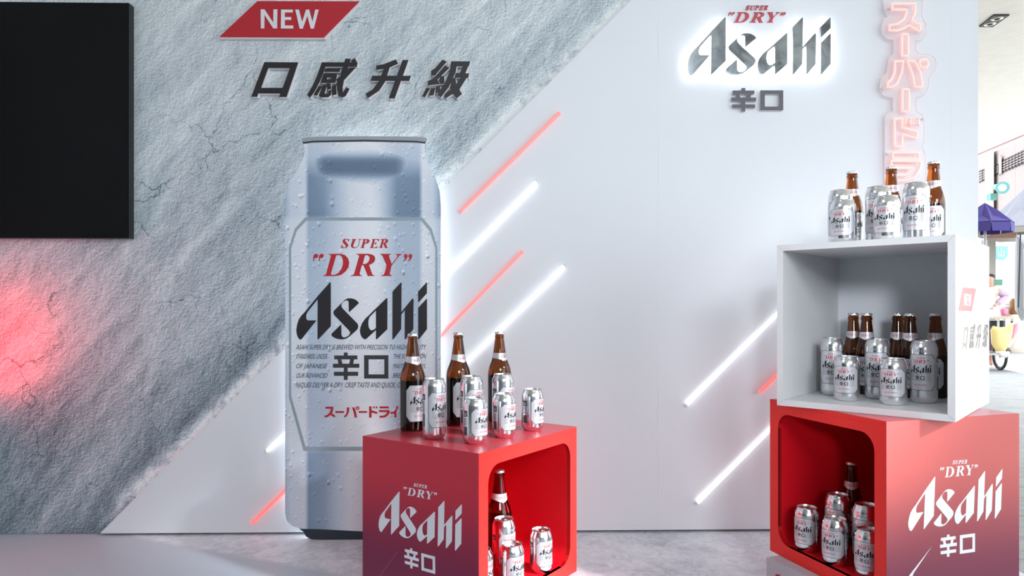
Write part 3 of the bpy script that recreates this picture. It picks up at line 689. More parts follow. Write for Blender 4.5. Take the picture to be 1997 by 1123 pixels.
LINES = [('ASAHI SUPER DRY IS BREWED WITH PRECISION TO HIGH QUALITY', 577, 672, 832, 681.5), ('STANDARDS. UNDER', 577, 690, 640, 699.5), ('OF JAPANESE', 577, 709, 639, 718), ('OUR ADVANCED', 577, 727.5, 640, 736.5),
 ('THE SUPERVISION', 766, 690, 832, 699), ('MASTER BREWERS.', 766, 709, 832, 718), ('BREWING TECH-', 766, 727.5, 832, 736.5), ('NIQUES DELIVER A DRY, CRISP TASTE AND QUICK, CLEAN FINISH.', 577, 745.5, 832, 755.5)]
for tx, x0, y0, x1, y1 in LINES: font_on(b, tx, (x0, y0, x1, y1), lambda q: cpx(*q), WF, DC+0.0008, 0.25)
b.build('small_text', 'inkgrey', t_)
# backlight: LED strip round the back
rp = [(640, 276), (606, 284), (602, 312), (589, 336), (574, 358), (565, 378), (564, 400), (564, 1000), (577, 1018), (604, 1042)]
ring = [Vector(cpx(*q)) for q in rp+[(1415-x, y) for x, y in reversed(rp)]]
path = []
for i in range(len(ring)):
    a_, c_ = ring[i], ring[(i+1) % len(ring)]; k = max(1, int((c_-a_).length/0.08))
    for j in range(k): q_ = a_+(c_-a_)*j/k; path.append(WF(q_.x, max(q_.y, 0.012), DC-0.028))
b = MB(); b.tube(path, 0.0035, 6, closed=True); b.build('light_strip', 'halocan', t_, smooth=60)
for px_, py_ in ((620, 330), (800, 330), (600, 700), (820, 700), (620, 980), (800, 980)):
    b = MB(); b.tube([wp(px_, py_, 0.0), wp(px_, py_, DC-0.02)], 0.008, 8); b.build('standoff', 'metal', t_)

# ================================================================== DISPLAY BOXES
def rrect(x0, y0, x1, y1, r, n=6):
    out = []
    for cx_, cy_, a in ((x1-r, y0+r, -PI/2), (x1-r, y1-r, 0), (x0+r, y1-r, PI/2), (x0+r, y0+r, PI)):
        for i in range(n+1): t = a+PI/2*i/n; out.append((cx_+r*math.cos(t), cy_+r*math.sin(t)))
    return out
BX = {
 'L': dict(x=-0.0831, y=1.7519, th=0.6173, a=0.4221, b=0.4879, top=HC-0.3683, h=0.4446),
 'W': dict(x=1.0608, y=1.6667, th=0.7435, a=0.43, b=0.4698, top=HC+0.1742, h=0.45),
 'R': dict(x=0.9019, y=1.6798, th=1.2724, a=0.4325, b=0.4308, top=HC-0.2758, h=0.4536)}
for k, v in BX.items():
    v['dl'] = Vector((-math.cos(v['th']), math.sin(v['th']), 0)); v['dr'] = Vector((math.sin(v['th']), math.cos(v['th']), 0)); v['n'] = Vector((v['x'], v['y'], 0))
    v['bot'] = v['top']-v['h']
BX['L']['bot'] = 0.0
BX['R']['bot'] = 0.0836+0.0
def boxframe(v):
    """returns fn(a, b, z): a along the left face, b along the right face"""
    return lambda a, b, z: Vector((v['x']+v['dl'].x*a+v['dr'].x*b, v['y']+v['dl'].y*a+v['dr'].y*b, z))
def slab(fr, a0, a1, b0, b1, z0, z1):
    m_ = MB(); m_.hexa([fr(a, b_, z) for z in (z0, z1) for (a, b_) in ((a0, b0), (a1, b0), (a1, b1), (a0, b1))]); return m_

def red_box(v, open_right, fw_, rad, panel_mat, label, frame_mat='redpaint'):
    fr = boxframe(v); A_, B2, z0, z1 = v['a'], v['b'], v['bot'], v['top']
    if not open_right:   # opening on the left face: swap roles
        fr0 = fr; fr = lambda a, b_, z: fr0(b_, a, z); A_, B2 = B2, A_
    # here: depth axis = a (0 at the open face), width axis = b
    root = empty('display_box', fr(A_/2, B2/2, z0), 0, label, 'display box')
    T = 0.012
    slab(fr, T, A_-T, 0, T, z0+T, z1-T).build('side_panel', 'redpaint', root)
    slab(fr, 0, A_, -0.0006, -0.00005, z0, z1).build('printed_skin', panel_mat, root)
    slab(fr, T, A_-T, B2-T, B2, z0+T, z1-T).build('side_panel', 'redpaint', root)
    slab(fr, A_-T+.0002, A_, 0, B2, z0, z1-T).build('back_panel', 'redpaint', root)
    slab(fr, 0, A_, 0, B2, z1-T+.0002, z1).build('top_panel', 'redpaint', root)
    slab(fr, 0.0008, A_-.0008, 0.0008, B2-.0008, z1+.00005, z1+.0006).build('top_skin', 'redtop', root)
    slab(fr, T, A_-T-.0002, 0, B2, z0, z0+T-.0002).build('bottom_panel', 'redpaint', root)
    rr = rrect(fw_, z0+fw_, B2-fw_, z1-fw_, rad)
    m_ = MB(); m_.prism([[(0.0, z0), (B2, z0), (B2, z1-T), (0.0, z1-T)], rr], lambda u, w_, d: fr(d, u, w_), T-.0002, 0.0, back=True)
    m_.build('front_frame', frame_mat, root)
    # rounded lining, closed at the back
    m_ = MB(); n = len(rr); D2 = A_-T-0.004
    m_.add([fr(0.0005, u, w_) for u, w_ in rr]+[fr(D2, u, w_) for u, w_ in rr], [(i, (i+1) % n, n+(i+1) % n, n+i) for i in range(n)]+[tuple(range(n, 2*n))])
    m_.build('lining', 'reddeep', root, smooth=50, fix=False)
    return root, fr

Lface = Face((BX['L']['x'], BX['L']['y']), BX['L']['dl']); Rface = Face((BX['R']['x'], BX['R']['y']), BX['R']['dr']); Wface = Face((BX['W']['x'], BX['W']['y']), BX['W']['dr'])
for fc in (Lface, Rface, Wface):   # make sure the normals look at the camera
    if (Vector((0, 0, 0))-fc.o).dot(fc.n) < 0: fc.n = -fc.n
Z1 = BX['L']['top']
redL = red_panel('red_to_wine_print', (0.31, 0.024, 0.042), (0.10, 0.018, 0.045), Z1-0.05-Z1/2-0.17, Z1-0.05-Z1/2+0.17)
# object coordinates are local to the box's empty (its origin sits at the foot)
redL = red_panel('red_to_wine_print', (0.60, 0.034, 0.06), (0.20, 0.016, 0.06), 0.10, 0.38)
redR = red_panel('red_to_plum_print', (0.58, 0.12, 0.108), (0.19, 0.038, 0.072), 0.04, 0.36)
vL = BX['L']
# L: opening on its right face (a = 0 there), printed panel on the left face (b = 0)
def build_L():
    # for the left box the open face is the one running along dr, the printed one runs along dl
    return red_box(vL, True, 0.038, 0.048, redL, 'red display box standing alone on the stage floor before the big can')
boxL, frL = build_L()
def build_R():
    return red_box(BX['R'], False, 0.036, 0.045, redR, 'red display box carrying the white box, printed with white lettering', 'redpaint')
boxR, frR = build_R()

# plinth below R
t0 = Vector((0.743, 2.035, 0)); df = Vector((0.385, -0.923, 0)).normalized(); dbk = Vector((0.923, 0.385, 0)).normalized()
pt = empty('plinth', t0+df*.26+dbk*.26, 0, 'low grey plinth under the stacked red display box', 'plinth')
m_ = MB(); fp = lambda a, b_, z: Vector((t0.x+df.x*a+dbk.x*b_, t0.y+df.y*a+dbk.y*b_, z))
m_.hexa([fp(a, b_, z) for z in (0, 0.0830) for (a, b_) in ((0, 0), (0.5, 0), (0.5, 0.5), (0, 0.5))]); m_.build('block', 'plinth', pt)
fP = Face((t0.x, t0.y), df)
if (-fP.o).dot(fP.n) < 0: fP.n = -fP.n
m_ = MB(); m_.prism([[fP.uv(*q) for q in [(1513,1119),(1522,1121),(1519,1138),(1510,1134)]]], fP.w, 0.0, 0.0005); m_.build('printed_mark', 'inkred', pt)

# white box W : open square front along dl, thin mitred boards
vW = BX['W']; fW = boxframe(vW)      # a along dl (front width), b along dr (depth)
t_ = boxWh = empty('display_box', fW(.2, .2, vW['bot']), 0, 'white open display box of mitred boards stacked on the red box', 'display box')
T = 0.0168; z0, z1 = vW['bot']+0.0010, vW['top']; a1, b1 = vW['a'], vW['b']
def mitre(pa, name):
    m2 = MB(); m2.add([fW(a, b_, z) for b_ in (0, b1-0.006) for (a, z) in pa], [(0, 1, 2, 3), (7, 6, 5, 4)]+[(i, (i+1) % 4, 4+(i+1) % 4, 4+i) for i in range(4)])
    return m2.build(name, 'whitebox', t_)
g_ = 0.00035
mitre([(g_, z0), (a1-g_, z0), (a1-T-g_, z0+T), (T+g_, z0+T)], 'bottom_board')
mitre([(g_, z1), (a1-g_, z1), (a1-T-g_, z1-T), (T+g_, z1-T)], 'top_board')
side_near = mitre([(0, z0+g_), (0, z1-g_), (T, z1-T-g_), (T, z0+T+g_)], 'side_board')
mitre([(a1, z0+g_), (a1, z1-g_), (a1-T, z1-T-g_), (a1-T, z0+T+g_)], 'side_board')
slab(fW, T*.5, a1-T*.5, b1-0.0058, b1, z0+T*.5, z1-T*.5).build('back_board', 'whitelining', t_)
m_ = MB()   # inner lining sheets
for a_, c_ in (((T, z0+T), (T, z1-T)),): pass
# printed decoration on its outer side
m_ = MB(); m_.prism([[Wface.uv(*q) for q in [(1877.8,560.3),(1903.3,562.6),(1894.6,606.8),(1868.6,606)]]], Wface.w, 0.0002, 0.0006); nb = m_.build('printed_banner', 'palered', t_)
fnw = affine([(508.5, 18.5), (621.5, 18.5), (508.5, 56), (621.5, 56)], [(1879.3, 572), (1893.6, 573.5), (1879.2, 596), (1893.2, 596.5)])
m_ = MB()
for g in NEWL: m_.prism([[Wface.uv(*fnw(q)) for q in l] for l in g], Wface.w, 0.0006, 0.0009)
m_.build('lettering', 'inkwhite', nb)
fta = affine([(515.5, 121), (581.6, 121.4), (490.1, 188), (912, 119)], [(1880.5, 637), (1888.5, 637.5), (1876.8, 680), (1926.5, 632)])
m_ = MB()
for ch in TASTE:
    for g in ch: m_.prism([[Wface.uv(*fta(q)) for q in l] for l in g], Wface.w, 0.0002, 0.0006)
m_.build('printed_characters', 'beige', t_)
fka = affine([(650.1, 687.2), (700, 687.2), (650.1, 740.7), (700, 740.7)], [(1886, 503), (1914, 510), (1886, 655), (1914, 655)])
m_ = MB()
for g in KARA[:8]: m_.prism([[Wface.uv(*fka(q)) for q in l] for l in g], Wface.w, 0.00005, 0.00015)
fkb = affine([(710.1, 692.5), (757.5, 692.5), (710.1, 738), (757.5, 738)], [(1884, 678), (1912, 674), (1884, 787), (1912, 768)])
m_.prism([[Wface.uv(*fkb(q)) for q in l] for l in KARA[8]], Wface.w, 0.00005, 0.00015)
m_.build('faint_characters', 'faint', t_)

def box_prints(face, root, logo, dry, sup, kara, slash):
    f1 = affine([(586.2, 662.2), (816.4, 661.4), (645.3, 550.2), (832.2, 550.7)], [face.uv(*q) for q in logo])
    m2 = MB(); printed(m2, LOGO, f1, face.w, 0.0006, 0.0011); m2.build('logo_lettering', 'inkwhite', root)
    f2 = affine([(611, 502), (804, 498), (630, 538), (764.6, 538)], [face.uv(*q) for q in dry])
    m2 = MB(); printed(m2, DRYL, f2, face.w, 0.0006, 0.0011); m2.build('serif_lettering', 'inkwhite', root)
    f3 = affine([(664, 483.5), (756, 483.5), (668, 465)], [face.uv(*q) for q in sup])
    m2 = MB(); printed(m2, SUPERL, f3, face.w, 0.0006, 0.0011); m2.build('small_lettering', 'inkwhite', root)
    f4 = affine([(674.3, 687.2), (674.3, 740.7), (649.3, 713), (757.5, 692.5), (757.5, 738)], [face.uv(*q) for q in kara])
    m2 = MB(); printed(m2, KARA, f4, face.w, 0.0006, 0.0011); m2.build('characters', 'inkwhite', root)
    m2 = MB(); m2.prism([[face.uv(*q) for q in slash]], face.w, 0.0006, 0.0011); m2.build('printed_streak', 'inkwhite', root)
box_prints(Lface, boxL, [(743.2, 1036.6), (888.8, 1073.6), (780, 959), (900, 983)], [(786.3, 952.2), (853.8, 960.8), (796.6, 963.5), (838, 975)],
 [(807.1, 948.1), (833, 952.7), (807.9, 941.4)], [(802, 1067.6), (803, 1107.3), (789, 1085.7), (848.9, 1085.7), (848.9, 1118.9)], [(776, 1075), (741, 1123), (733.7, 1123), (722, 1139), (728, 1141)])
box_prints(Rface, boxR, [(1775.4, 1035.5), (1940.4, 1010.4), (1824.1, 928.7), (1953, 914.6)], [(1832, 914.6), (1906.8, 906.7), (1843, 930.9), (1891.7, 925.6)],
 [(1856.2, 905.1), (1884.5, 903.6), (1858.7, 897.3)], [(1849.3, 1042.8), (1849.3, 1085.8), (1831.4, 1064), (1900.5, 1039.3), (1900.5, 1075.5)], [(1816.9, 1064.5), (1781, 1117), (1779, 1123), (1765, 1141), (1762, 1139), (1774, 1120)])

# ================================================================== CANS AND BOTTLES
def bend(polys, r, z_of, step=0.0035, off=0.0003):
    """flat glyph polygons (u, v) cut into narrow strips and wrapped round a cylinder facing -y"""
    bm = bmesh.new()
    for g in polys:
        pts = [p for l in g for p in l]
        tri = tessellate_polygon([[Vector((p[0], p[1], 0)) for p in l] for l in g])
        vv = [bm.verts.new((p[0], p[1], 0)) for p in pts]
        for t in tri:
            try: bm.faces.new([vv[i] for i in t])
            except ValueError: pass
    us = [v.co.x for v in bm.verts]; lo, hi = min(us), max(us)
    k = math.floor(lo/step)+1
    while k*step < hi:
        bmesh.ops.bisect_plane(bm, geom=bm.verts[:]+bm.edges[:]+bm.faces[:], plane_co=(k*step, 0, 0), plane_no=(1, 0, 0), dist=1e-7); k += 1
    out = MB(); bm.verts.ensure_lookup_table()
    idx = {v: i for i, v in enumerate(bm.verts)}
    vs_ = []
    for v in bm.verts:
        u, w_ = v.co.x, v.co.y; z = z_of(w_); rr = (r(z) if callable(r) else r)+off; a = u/(r(z) if callable(r) else r)
        vs_.append((rr*math.sin(a), -rr*math.cos(a), z))
    out.add(vs_, [tuple(idx[v] for v in reversed(f.verts)) for f in bm.faces]); bm.free()
    return out
def to_label(g, w_, cx_=706.0): # label glyph px -> metres (u) with v in px (down)
    s_ = w_/290.0
    return [[((x-cx_)*s_, y) for x, y in l] for l in g]
OCT = [[(574,425),(840,425),(891,488),(891,806),(840,872),(574,872),(523,806),(523,488)]]
def octagon_line():
    o_ = OCT[0]; c = (707, 648); i_ = [(c[0]+(x-c[0])*0.972, c[1]+(y-c[1])*0.977) for x, y in o_]
    return [o_, i_]
STRIPS = [[rect(577, 671+k*0, 832, 674)] for k in range(1)] + [[rect(577, y, 636, y+3)] for y in (690, 708, 727)] + [[rect(772, y, 832, y+3)] for y in (690, 708, 727)] + [[rect(577, 745, 832, 748)]]
def label_parts(root, w_, r, ztop, zbot, mats=('satin',), off=0.0, compress=None):
    s_ = w_/290.0
    zf = lambda y: ztop-(y-425)/(872-425)*(ztop-zbot)
    bend([to_label(OCT, w_)[0:1]][0:1], r, zf, off=0.00025+off).build('label', mats[0], root, smooth=60, fix=False)
    lb = bend([to_label(octagon_line(), w_)], r, zf, off=0.00045+off).build('label_line', 'inkgrey', root, smooth=60, fix=False)
    bend([to_label(g, w_) for g in LOGO], r, zf, off=0.0006+off).build('logo_lettering', 'ink', root, smooth=60, fix=False)
    bend([to_label(g, w_) for g in DRYL+SUPERL], r, zf, off=0.0006+off).build('red_lettering', 'inkred', root, smooth=60, fix=False)
    bend([to_label(g, w_) for g in KARA+STRIPS], r, zf, off=0.0006+off).build('small_characters', 'ink', root, smooth=60, fix=False)
    bend([to_label(g, w_) for g in KATA], r, zf, off=0.0006+off).build('katakana', 'inkred', root, smooth=60, fix=False)
def wrapgeo(rects, r, off=0.0003): # rects in (angle deg, z)
    g = [[[(math.radians(a)*r, z) for a, z in ((a0, z0_), (a1_, z0_), (a1_, z1_), (a0, z1_))]] for a0, z0_, a1_, z1_ in rects]
    return bend(g, r, lambda v: v, off=off)

def make_can(h, name):
    R = 0.0331
    root = empty(name, (0, 0, 0))
    prof = [(0.0225, 0.003), (0.0240, 0.0), (0.0262, 0.0008), (0.0305, 0.0075), (0.0325, 0.0115), (R, 0.0160), (R, h-0.0205), (0.0325, h-0.0175), (0.0310, h-0.0125), (0.0290, h-0.0075), (0.0272, h-0.0045), (0.0268, h-0.0028)]
    b = MB(); b.lathe(prof, 48, cap1=False); b.build('body', 'alu', root, smooth=35)
    b = MB(); b.lathe([(0.0266, h-0.0032), (0.0277, h-0.0022), (0.0279, h-0.0008), (0.0272, h), (0.0262, h-0.0004), (0.0254, h-0.0035), (0.0245, h-0.0062), (0.0232, h-0.0060), (0.0225, h-0.0042)], 40, cap0=False); lid = b.build('lid', 'alulid', root, smooth=35)
    b = MB(); b.prism([[(x*0.0085, -0.006+y*0.0125) for x, y in circ(0, 0, 1, 18)], [(x*0.0050, -0.010+y*0.005) for x, y in circ(0, 0, 1, 12)]], lambda u, v, d: Vector((u, v, d)), h-0.0042, h-0.0026, back=True); b.build('pull_tab', 'alu', lid)
    lw = 0.0600
    zt, zb = (h-0.0265, 0.0225) if h < 0.14 else (h-0.036, 0.034)
    label_parts(root, lw, R, zt, zb)
    # side column with small print, grey block and bar code
    L = []; 
    for sg in (-1, 1):
        A0 = 96*sg-16
        L.append((A0, zt-0.022, A0+26, zt-0.006))
    wrapgeo(L, R).build('dark_print_block', 'inkgrey', root, smooth=60, fix=False)
    L = []
    for sg in (-1, 1):
        A0 = 96*sg-16
        n_ = 9 if h < 0.14 else 14
        for k in range(n_): L.append((A0, zt-0.027-k*0.0022, A0+26-(k % 3)*3, zt-0.0262-k*0.0022))
        zt2 = zt-0.027-n_*0.0022-0.002
        for k in range(9): L.append((A0+2+k*2.6, zb+0.001, A0+3.3+k*2.6+(k % 2)*.5, zt2))
    wrapgeo(L, R).build('fine_print', 'inkgrey', root, smooth=60, fix=False, kind='stuff')
    L = [(96*sg-13+k*7, zt-0.0195, 96*sg-13+k*7+3.5, zt-0.0175+j) for sg in (-1, 1) for k, j in ((0, .008), (1, .003), (2, .008))]
    wrapgeo(L, R, 0.0005).build('block_mark', 'satin', root, smooth=60, fix=False)
    # upper ring of small dark marks
    if h > 0.14:
        L = [(-20+k*8, h-0.031, -17+k*8+(k % 2), h-0.024) for k in range(6)]
        wrapgeo(L, R).build('top_marks', 'framegrey', root, smooth=60, fix=False)
    return root

def make_bottle(big, name):
    root = empty(name, (0, 0, 0))
    if big:
        H = 0.289; prof = [(0.030, 0.0), (0.0350, 0.001), (0.0372, 0.005), (0.0378, 0.012), (0.0378, 0.148), (0.0372, 0.160), (0.0350, 0.172), (0.0312, 0.183), (0.0270, 0.193), (0.0240, 0.203), (0.0218, 0.215), (0.0196, 0.228), (0.0172, 0.245), (0.0152, 0.260), (0.0141, 0.268), (0.0139, 0.2705), (0.0152, 0.2715), (0.0152, 0.2765), (0.0137, 0.278), (0.0131, 0.283)]
        nl = (0.196, 0.221); fl_ = (0.030, 0.138); LW = 0.067; cr_ = 0.0152; fillz = 0.150
    else:
        H = 0.240; prof = [(0.024, 0.0), (0.0280, 0.001), (0.0300, 0.005), (0.0305, 0.011), (0.0305, 0.118), (0.0299, 0.128), (0.0282, 0.138), (0.0252, 0.149), (0.0224, 0.158), (0.0204, 0.167), (0.0188, 0.178), (0.0172, 0.192), (0.0156, 0.206), (0.0144, 0.2165), (0.0143, 0.2185), (0.0158, 0.2195), (0.0160, 0.2265), (0.0142, 0.2285), (0.0133, 0.234)]
        nl = (0.161, 0.184); fl_ = (0.026, 0.112); LW = 0.0545; cr_ = 0.0153; fillz = 0.118
    def rad(z):
        for (r0, z0_), (r1, z1_) in zip(prof, prof[1:]):
            if z0_ <= z <= z1_: return r0+(r1-r0)*(z-z0_)/(z1_-z0_+1e-9)
        return prof[-1][0]
    b = MB(); b.lathe(prof, 48); b.build('glass_body', 'glass', root, smooth=40)
    # beer inside, seen as the darker lower column
    ip = [(max(0.004, rad(z)-0.003), z) for z in [0.004, 0.010]+[0.02*i for i in range(1, int(fillz/0.02)+1)]+[fillz]]
    b = MB(); b.lathe(ip, 32); b.build('beer', 'beer', root, smooth=40)
    # crown cap with 21 pleats
    vs_ = []; seg = 42
    for r_, z, w_ in ((cr_+0.0006, H-0.0075, 0.0006), (cr_+0.0002, H-0.0040, 0.0004), (cr_-0.0004, H-0.0010, 0.0), (cr_-0.0018, H, 0.0)):
        for k in range(seg): a = 2*PI*k/seg; q = r_+(w_ if k % 2 else -w_); vs_.append((q*math.cos(a), q*math.sin(a), z))
    fs = [(i*seg+k, i*seg+(k+1) % seg, (i+1)*seg+(k+1) % seg, (i+1)*seg+k) for i in range(3) for k in range(seg)]+[tuple(range(3*seg, 4*seg))]
    b = MB(); b.add(vs_, fs); b.build('crown_cap', 'cap', root, smooth=30)
    # neck label with a pointed lower edge
    ww = 0.030 if big else 0.027
    zl0, zl1 = nl
    nlp = [[[(-ww*1.6, zl1), (ww*1.6, zl1), (ww*1.6, zl0+0.010), (ww*.8, zl0+0.007), (0, zl0), (-ww*.8, zl0+0.007), (-ww*1.6, zl0+0.010)]]]
    bend(nlp, rad, lambda v: v, off=0.0003).build('neck_label', 'satin', root, smooth=60, fix=False)
    s_ = (0.030 if big else 0.027)/193
    zc = (zl0+zl1)/2+0.002
    bend([[[((x-707)*s_, y) for x, y in l] for l in g] for g in DRYL+SUPERL], rad, lambda y: zc+(510-y)*s_, off=0.0006).build('neck_lettering', 'inkred', root, smooth=60, fix=False)
    label_parts(root, LW, prof[4][0], fl_[1], fl_[0], off=0.0002)
    return root

TALL = 0.1675; SHORT = 0.1225
protos = {'tall': make_can(TALL, 'beer_can'), 'short': make_can(SHORT, 'beer_can'), 'big': make_bottle(True, 'beer_bottle'), 'small': make_bottle(False, 'beer_bottle')}
used = set()
def place(kind, x, y, z, face_deg, label, group):
    """face_deg: compass of the label, 0 = facing -y, positive turns towards +x"""
    p = protos[kind]
    if kind in used: o = copy_tree(p)
    else: o = p; used.add(kind)
    o.location = (x, y, z); o.rotation_euler = (0, 0, math.radians(face_deg))
    o['label'] = label; o['category'] = 'bottle' if kind in ('big', 'small') else 'can'; o['group'] = group
    return o
def on(px, y): return (px-CX)/F*y
def base_at(px, pyb, ysurf, rb): # px column, row of the front of the foot, surface depth below the eye
    y = F*ysurf/(pyb-YH)+rb; return on(px, y), y
# -- on top of the red box (L)
zL = BX['L']['top']+0.0009; G1 = 'cans and bottles on top of the lone red box'
for kind, px, pyb, rot, lb in (
 ('big', 804.8, 843.5, 33, 'brown beer bottle on the red box, overlapping the big can picture'),
 ('big', 894, 833.5, 33, 'brown beer bottle on the red box, second from the big can picture'),
 ('big', 974, 825.5, 36, 'brown beer bottle on the red box, farthest from the big can picture'),
 ('tall', 846.8, 858, 33, 'tall silver can beside the bottle that overlaps the big can picture'),
 ('tall', 919.5, 848.5, 33, 'tall silver can partly hidden behind the foremost short can on the red box'),
 ('tall', 981, 841, 38, 'tall silver can before the bottle farthest from the big can picture'),
 ('short', 926.7, 867.4, 40, 'short silver can nearest the front corner of the red box top'),
 ('short', 982.8, 855, 40, 'short silver can in front of the last tall can on the red box'),
 ('short', 1038.6, 841.2, 46, 'short silver can alone near the outer edge of the red box top')):
    rb = 0.0378 if kind == 'big' else 0.026
    x, y = base_at(px, pyb, 0.3683, rb); place(kind, x, y, zL, rot+9, lb, G1)
# -- inside the red box (L)
zi = 0.038+0.0006; G2 = 'cans and bottle inside the lone red box'
for kind, x, y, rot, lb in (
 ('big', on(973.6, 2.085), 2.085, 30, 'brown beer bottle inside the lone red box, behind its cans'),
 ('tall', on(982.6, 2.008), 2.008, 40, 'tall silver can inside the lone red box, before its bottle'),
 ('short', on(998.4, 1.925), 1.925, 38, 'short silver can inside the lone red box, in front of the tall one'),
 ('short', on(1055, 2.05), 2.05, 38, 'short silver can standing apart inside the lone red box'),
 ('short', on(937.5, 1.885), 1.885, 60, 'can almost hidden by the frame inside the lone red box')):
    place(kind, x, y, zi, rot, lb, G2)
# -- on top of the white box
zW = BX['W']['top']+0.0004; G3 = 'cans and bottles on top of the white box'
for kind, px, pyt, rot, lb in (
 ('tall', 1638.9, 368.8, -42, 'tall silver can atop the white box, farthest from the street, behind a short can'),
 ('short', 1644.6, 388.3, -42, 'short silver can atop the white box, farthest from the street'),
 ('small', 1662, 333, -8, 'amber bottle atop the white box, farthest from the street, behind two cans'),
 ('tall', 1712.5, 361.6, -42, 'tall silver can in the middle of the white box top, behind a short can'),
 ('short', 1729.5, 380, -42, 'short silver can in the middle of the white box top, overlapping a tall can'),
 ('small', 1738.5, 323.8, -10, 'amber bottle in the middle of the white box top, under the neon sign'),
 ('tall', 1786.5, 353.8, -42, 'tall silver can beside the bottle with a readable white label, top of white box'),
 ('small', 1821, 313.5, -42, 'amber bottle with readable white label atop the white box, nearest the street')):
    h = {'tall': TALL, 'short': SHORT, 'small': 0.240}[kind]; rr = 0.0155 if kind == 'small' else 0.027
    y = F*(0.1742+h)/(YH-pyt)+rr; place(kind, on(px, y), y, zW, rot, lb, G3)
# -- inside the white box
zw = BX['W']['bot']+T+0.0016; YS = HC-zw; G4 = 'cans and bottles inside the white box'
for kind, px, pyb, rot, lb in (
 ('tall', 1624.3, 771.5, -34, 'tall silver can inside the white box, closest to its shaded side board'),
 ('short', 1651.3, 782.5, -38, 'short silver can inside the white box, in front of the first tall can'),
 ('tall', 1711.7, 778.5, -38, 'tall silver can in the middle inside the white box'),
 ('short', 1742, 790.5, -40, 'short silver can in the middle inside the white box, foremost of all'),
 ('tall', 1801.7, 786.5, -46, 'tall silver can inside the white box beside the outer wall'),):
    x, y = base_at(px, pyb, YS, 0.026); place(kind, x, y, zw, rot, lb, G4)
for px, y, rot, lb in ((1664.3, 2.150, -36, 'dark brown bottle inside the white box, first from the shaded side board'), (1690, 2.078, -36, 'dark brown bottle inside the white box, second from the shaded side board'),
 (1750.8, 2.065, -36, 'dark brown bottle inside the white box, third from the shaded side board'), (1774.5, 1.998, -30, 'dark brown bottle inside the white box, fourth from the shaded side board'), (1824.5, 2.000, -56, 'dark brown bottle inside the white box, behind the last tall can')):
    place('small', on(px, y), y, zw, rot, lb, G4)
# -- inside the stacked red box (R)
zR = BX['R']['bot']+0.036+0.0006; G5 = 'cans and bottles inside the stacked red box'
for kind, px, y, rot, lb in (
 ('short', 1573.4, 1.996, -48, 'short silver can standing apart inside the stacked red box'),
 ('tall', 1634, 1.963, -60, 'tall silver can inside the stacked red box, before its bottle'),
 ('short', 1628.6, 1.888, -48, 'short silver can inside the stacked red box, before the first tall can'),
 ('small', 1661, 2.045, -30, 'brown bottle inside the stacked red box, behind the first tall can'),
 ('tall', 1689, 1.862, -48, 'tall silver can inside the stacked red box, cut off by the frame'),
 ('short', 1693.5, 1.795, -44, 'short silver can lowest inside the stacked red box, cut off by the frame'),
 ('small', 1726, 1.955, -40, 'brown bottle almost hidden by the frame inside the stacked red box')):
    place(kind, on(px, y), y, zR, rot, lb, G5)

# ================================================================== OUTDOORS, RIGHT OF THE WALL
# downlight in the soffit
o_ = Vector((4.19, 6.07, SZ)); t_ = empty('ceiling_light', o_, 0, 'black twin downlight recessed in the cream outdoor ceiling', 'ceiling light')
cs = [at(x, y, F*2.5/(YH-y)) for x, y in ((1909.5, 50.5), (1936, 50.5), (1968.6, 27.7), (1938, 27.7))]
b = MB(); b.hexa([Vector((c.x, c.y, SZ-0.012)) for c in cs]+[Vector((c.x, c.y, SZ+.001)) for c in cs]); b.build('housing', 'tvframe', t_)
cm = sum(cs, Vector((0, 0, 0)))/4; ax = ((cs[3]+cs[2])/2-(cs[0]+cs[1])/2)
for k in (-0.23, 0.23):
    q_ = cm+ax*k; b = MB(); b.lathe([(0.038, -0.016), (0.046, -0.013), (0.046, -0.011)], 20, c=(q_.x, q_.y, SZ), cap1=False); lp = b.build('lamp', 'brass', t_, smooth=True)
    b = MB(); b.lathe([(0.018, -0.021), (0.022, -0.018), (0.022, -0.016)], 14, c=(q_.x, q_.y, SZ), cap1=False); b.build('bulb', 'tvframe', lp, smooth=True)
# facade beyond the road
fy = 26.0
t_ = empty('facade_building', (at(1950, 640, fy).x, fy, GZ), 0, 'pale pink tiled building with brown louvred windows across the road', 'building')
def fpt(px, py, d=0.0):
    # the facade recedes to the left: depth grows as x falls
    y = 1/(1/36.5+(px-1880)/117*(1/26-1/36.5))-d; return at(px, py, y)
def fquad(name, m, pts, th, parent=None, d=0.0):
    b = MB(); P0 = [fpt(x, y, d) for x, y in pts]; P1 = [v+Vector((0.59, 0.80, 0))*th for v in P0]
    n = len(pts); b.add(P0+P1, [tuple(range(n)), tuple(range(2*n-1, n-1, -1))]+[(i, (i+1) % n, n+(i+1) % n, n+i) for i in range(n)]); return b.build(name, m, parent or t_)
fquad('wall_block', 'facade', [(1880, 318), (2160, 210), (2160, 500), (1880, 500)], 3.0)
fquad('pillar', 'facade2', [(1921, 250), (1938, 245), (1938, 700), (1921, 700)], 0.8, d=0.6)
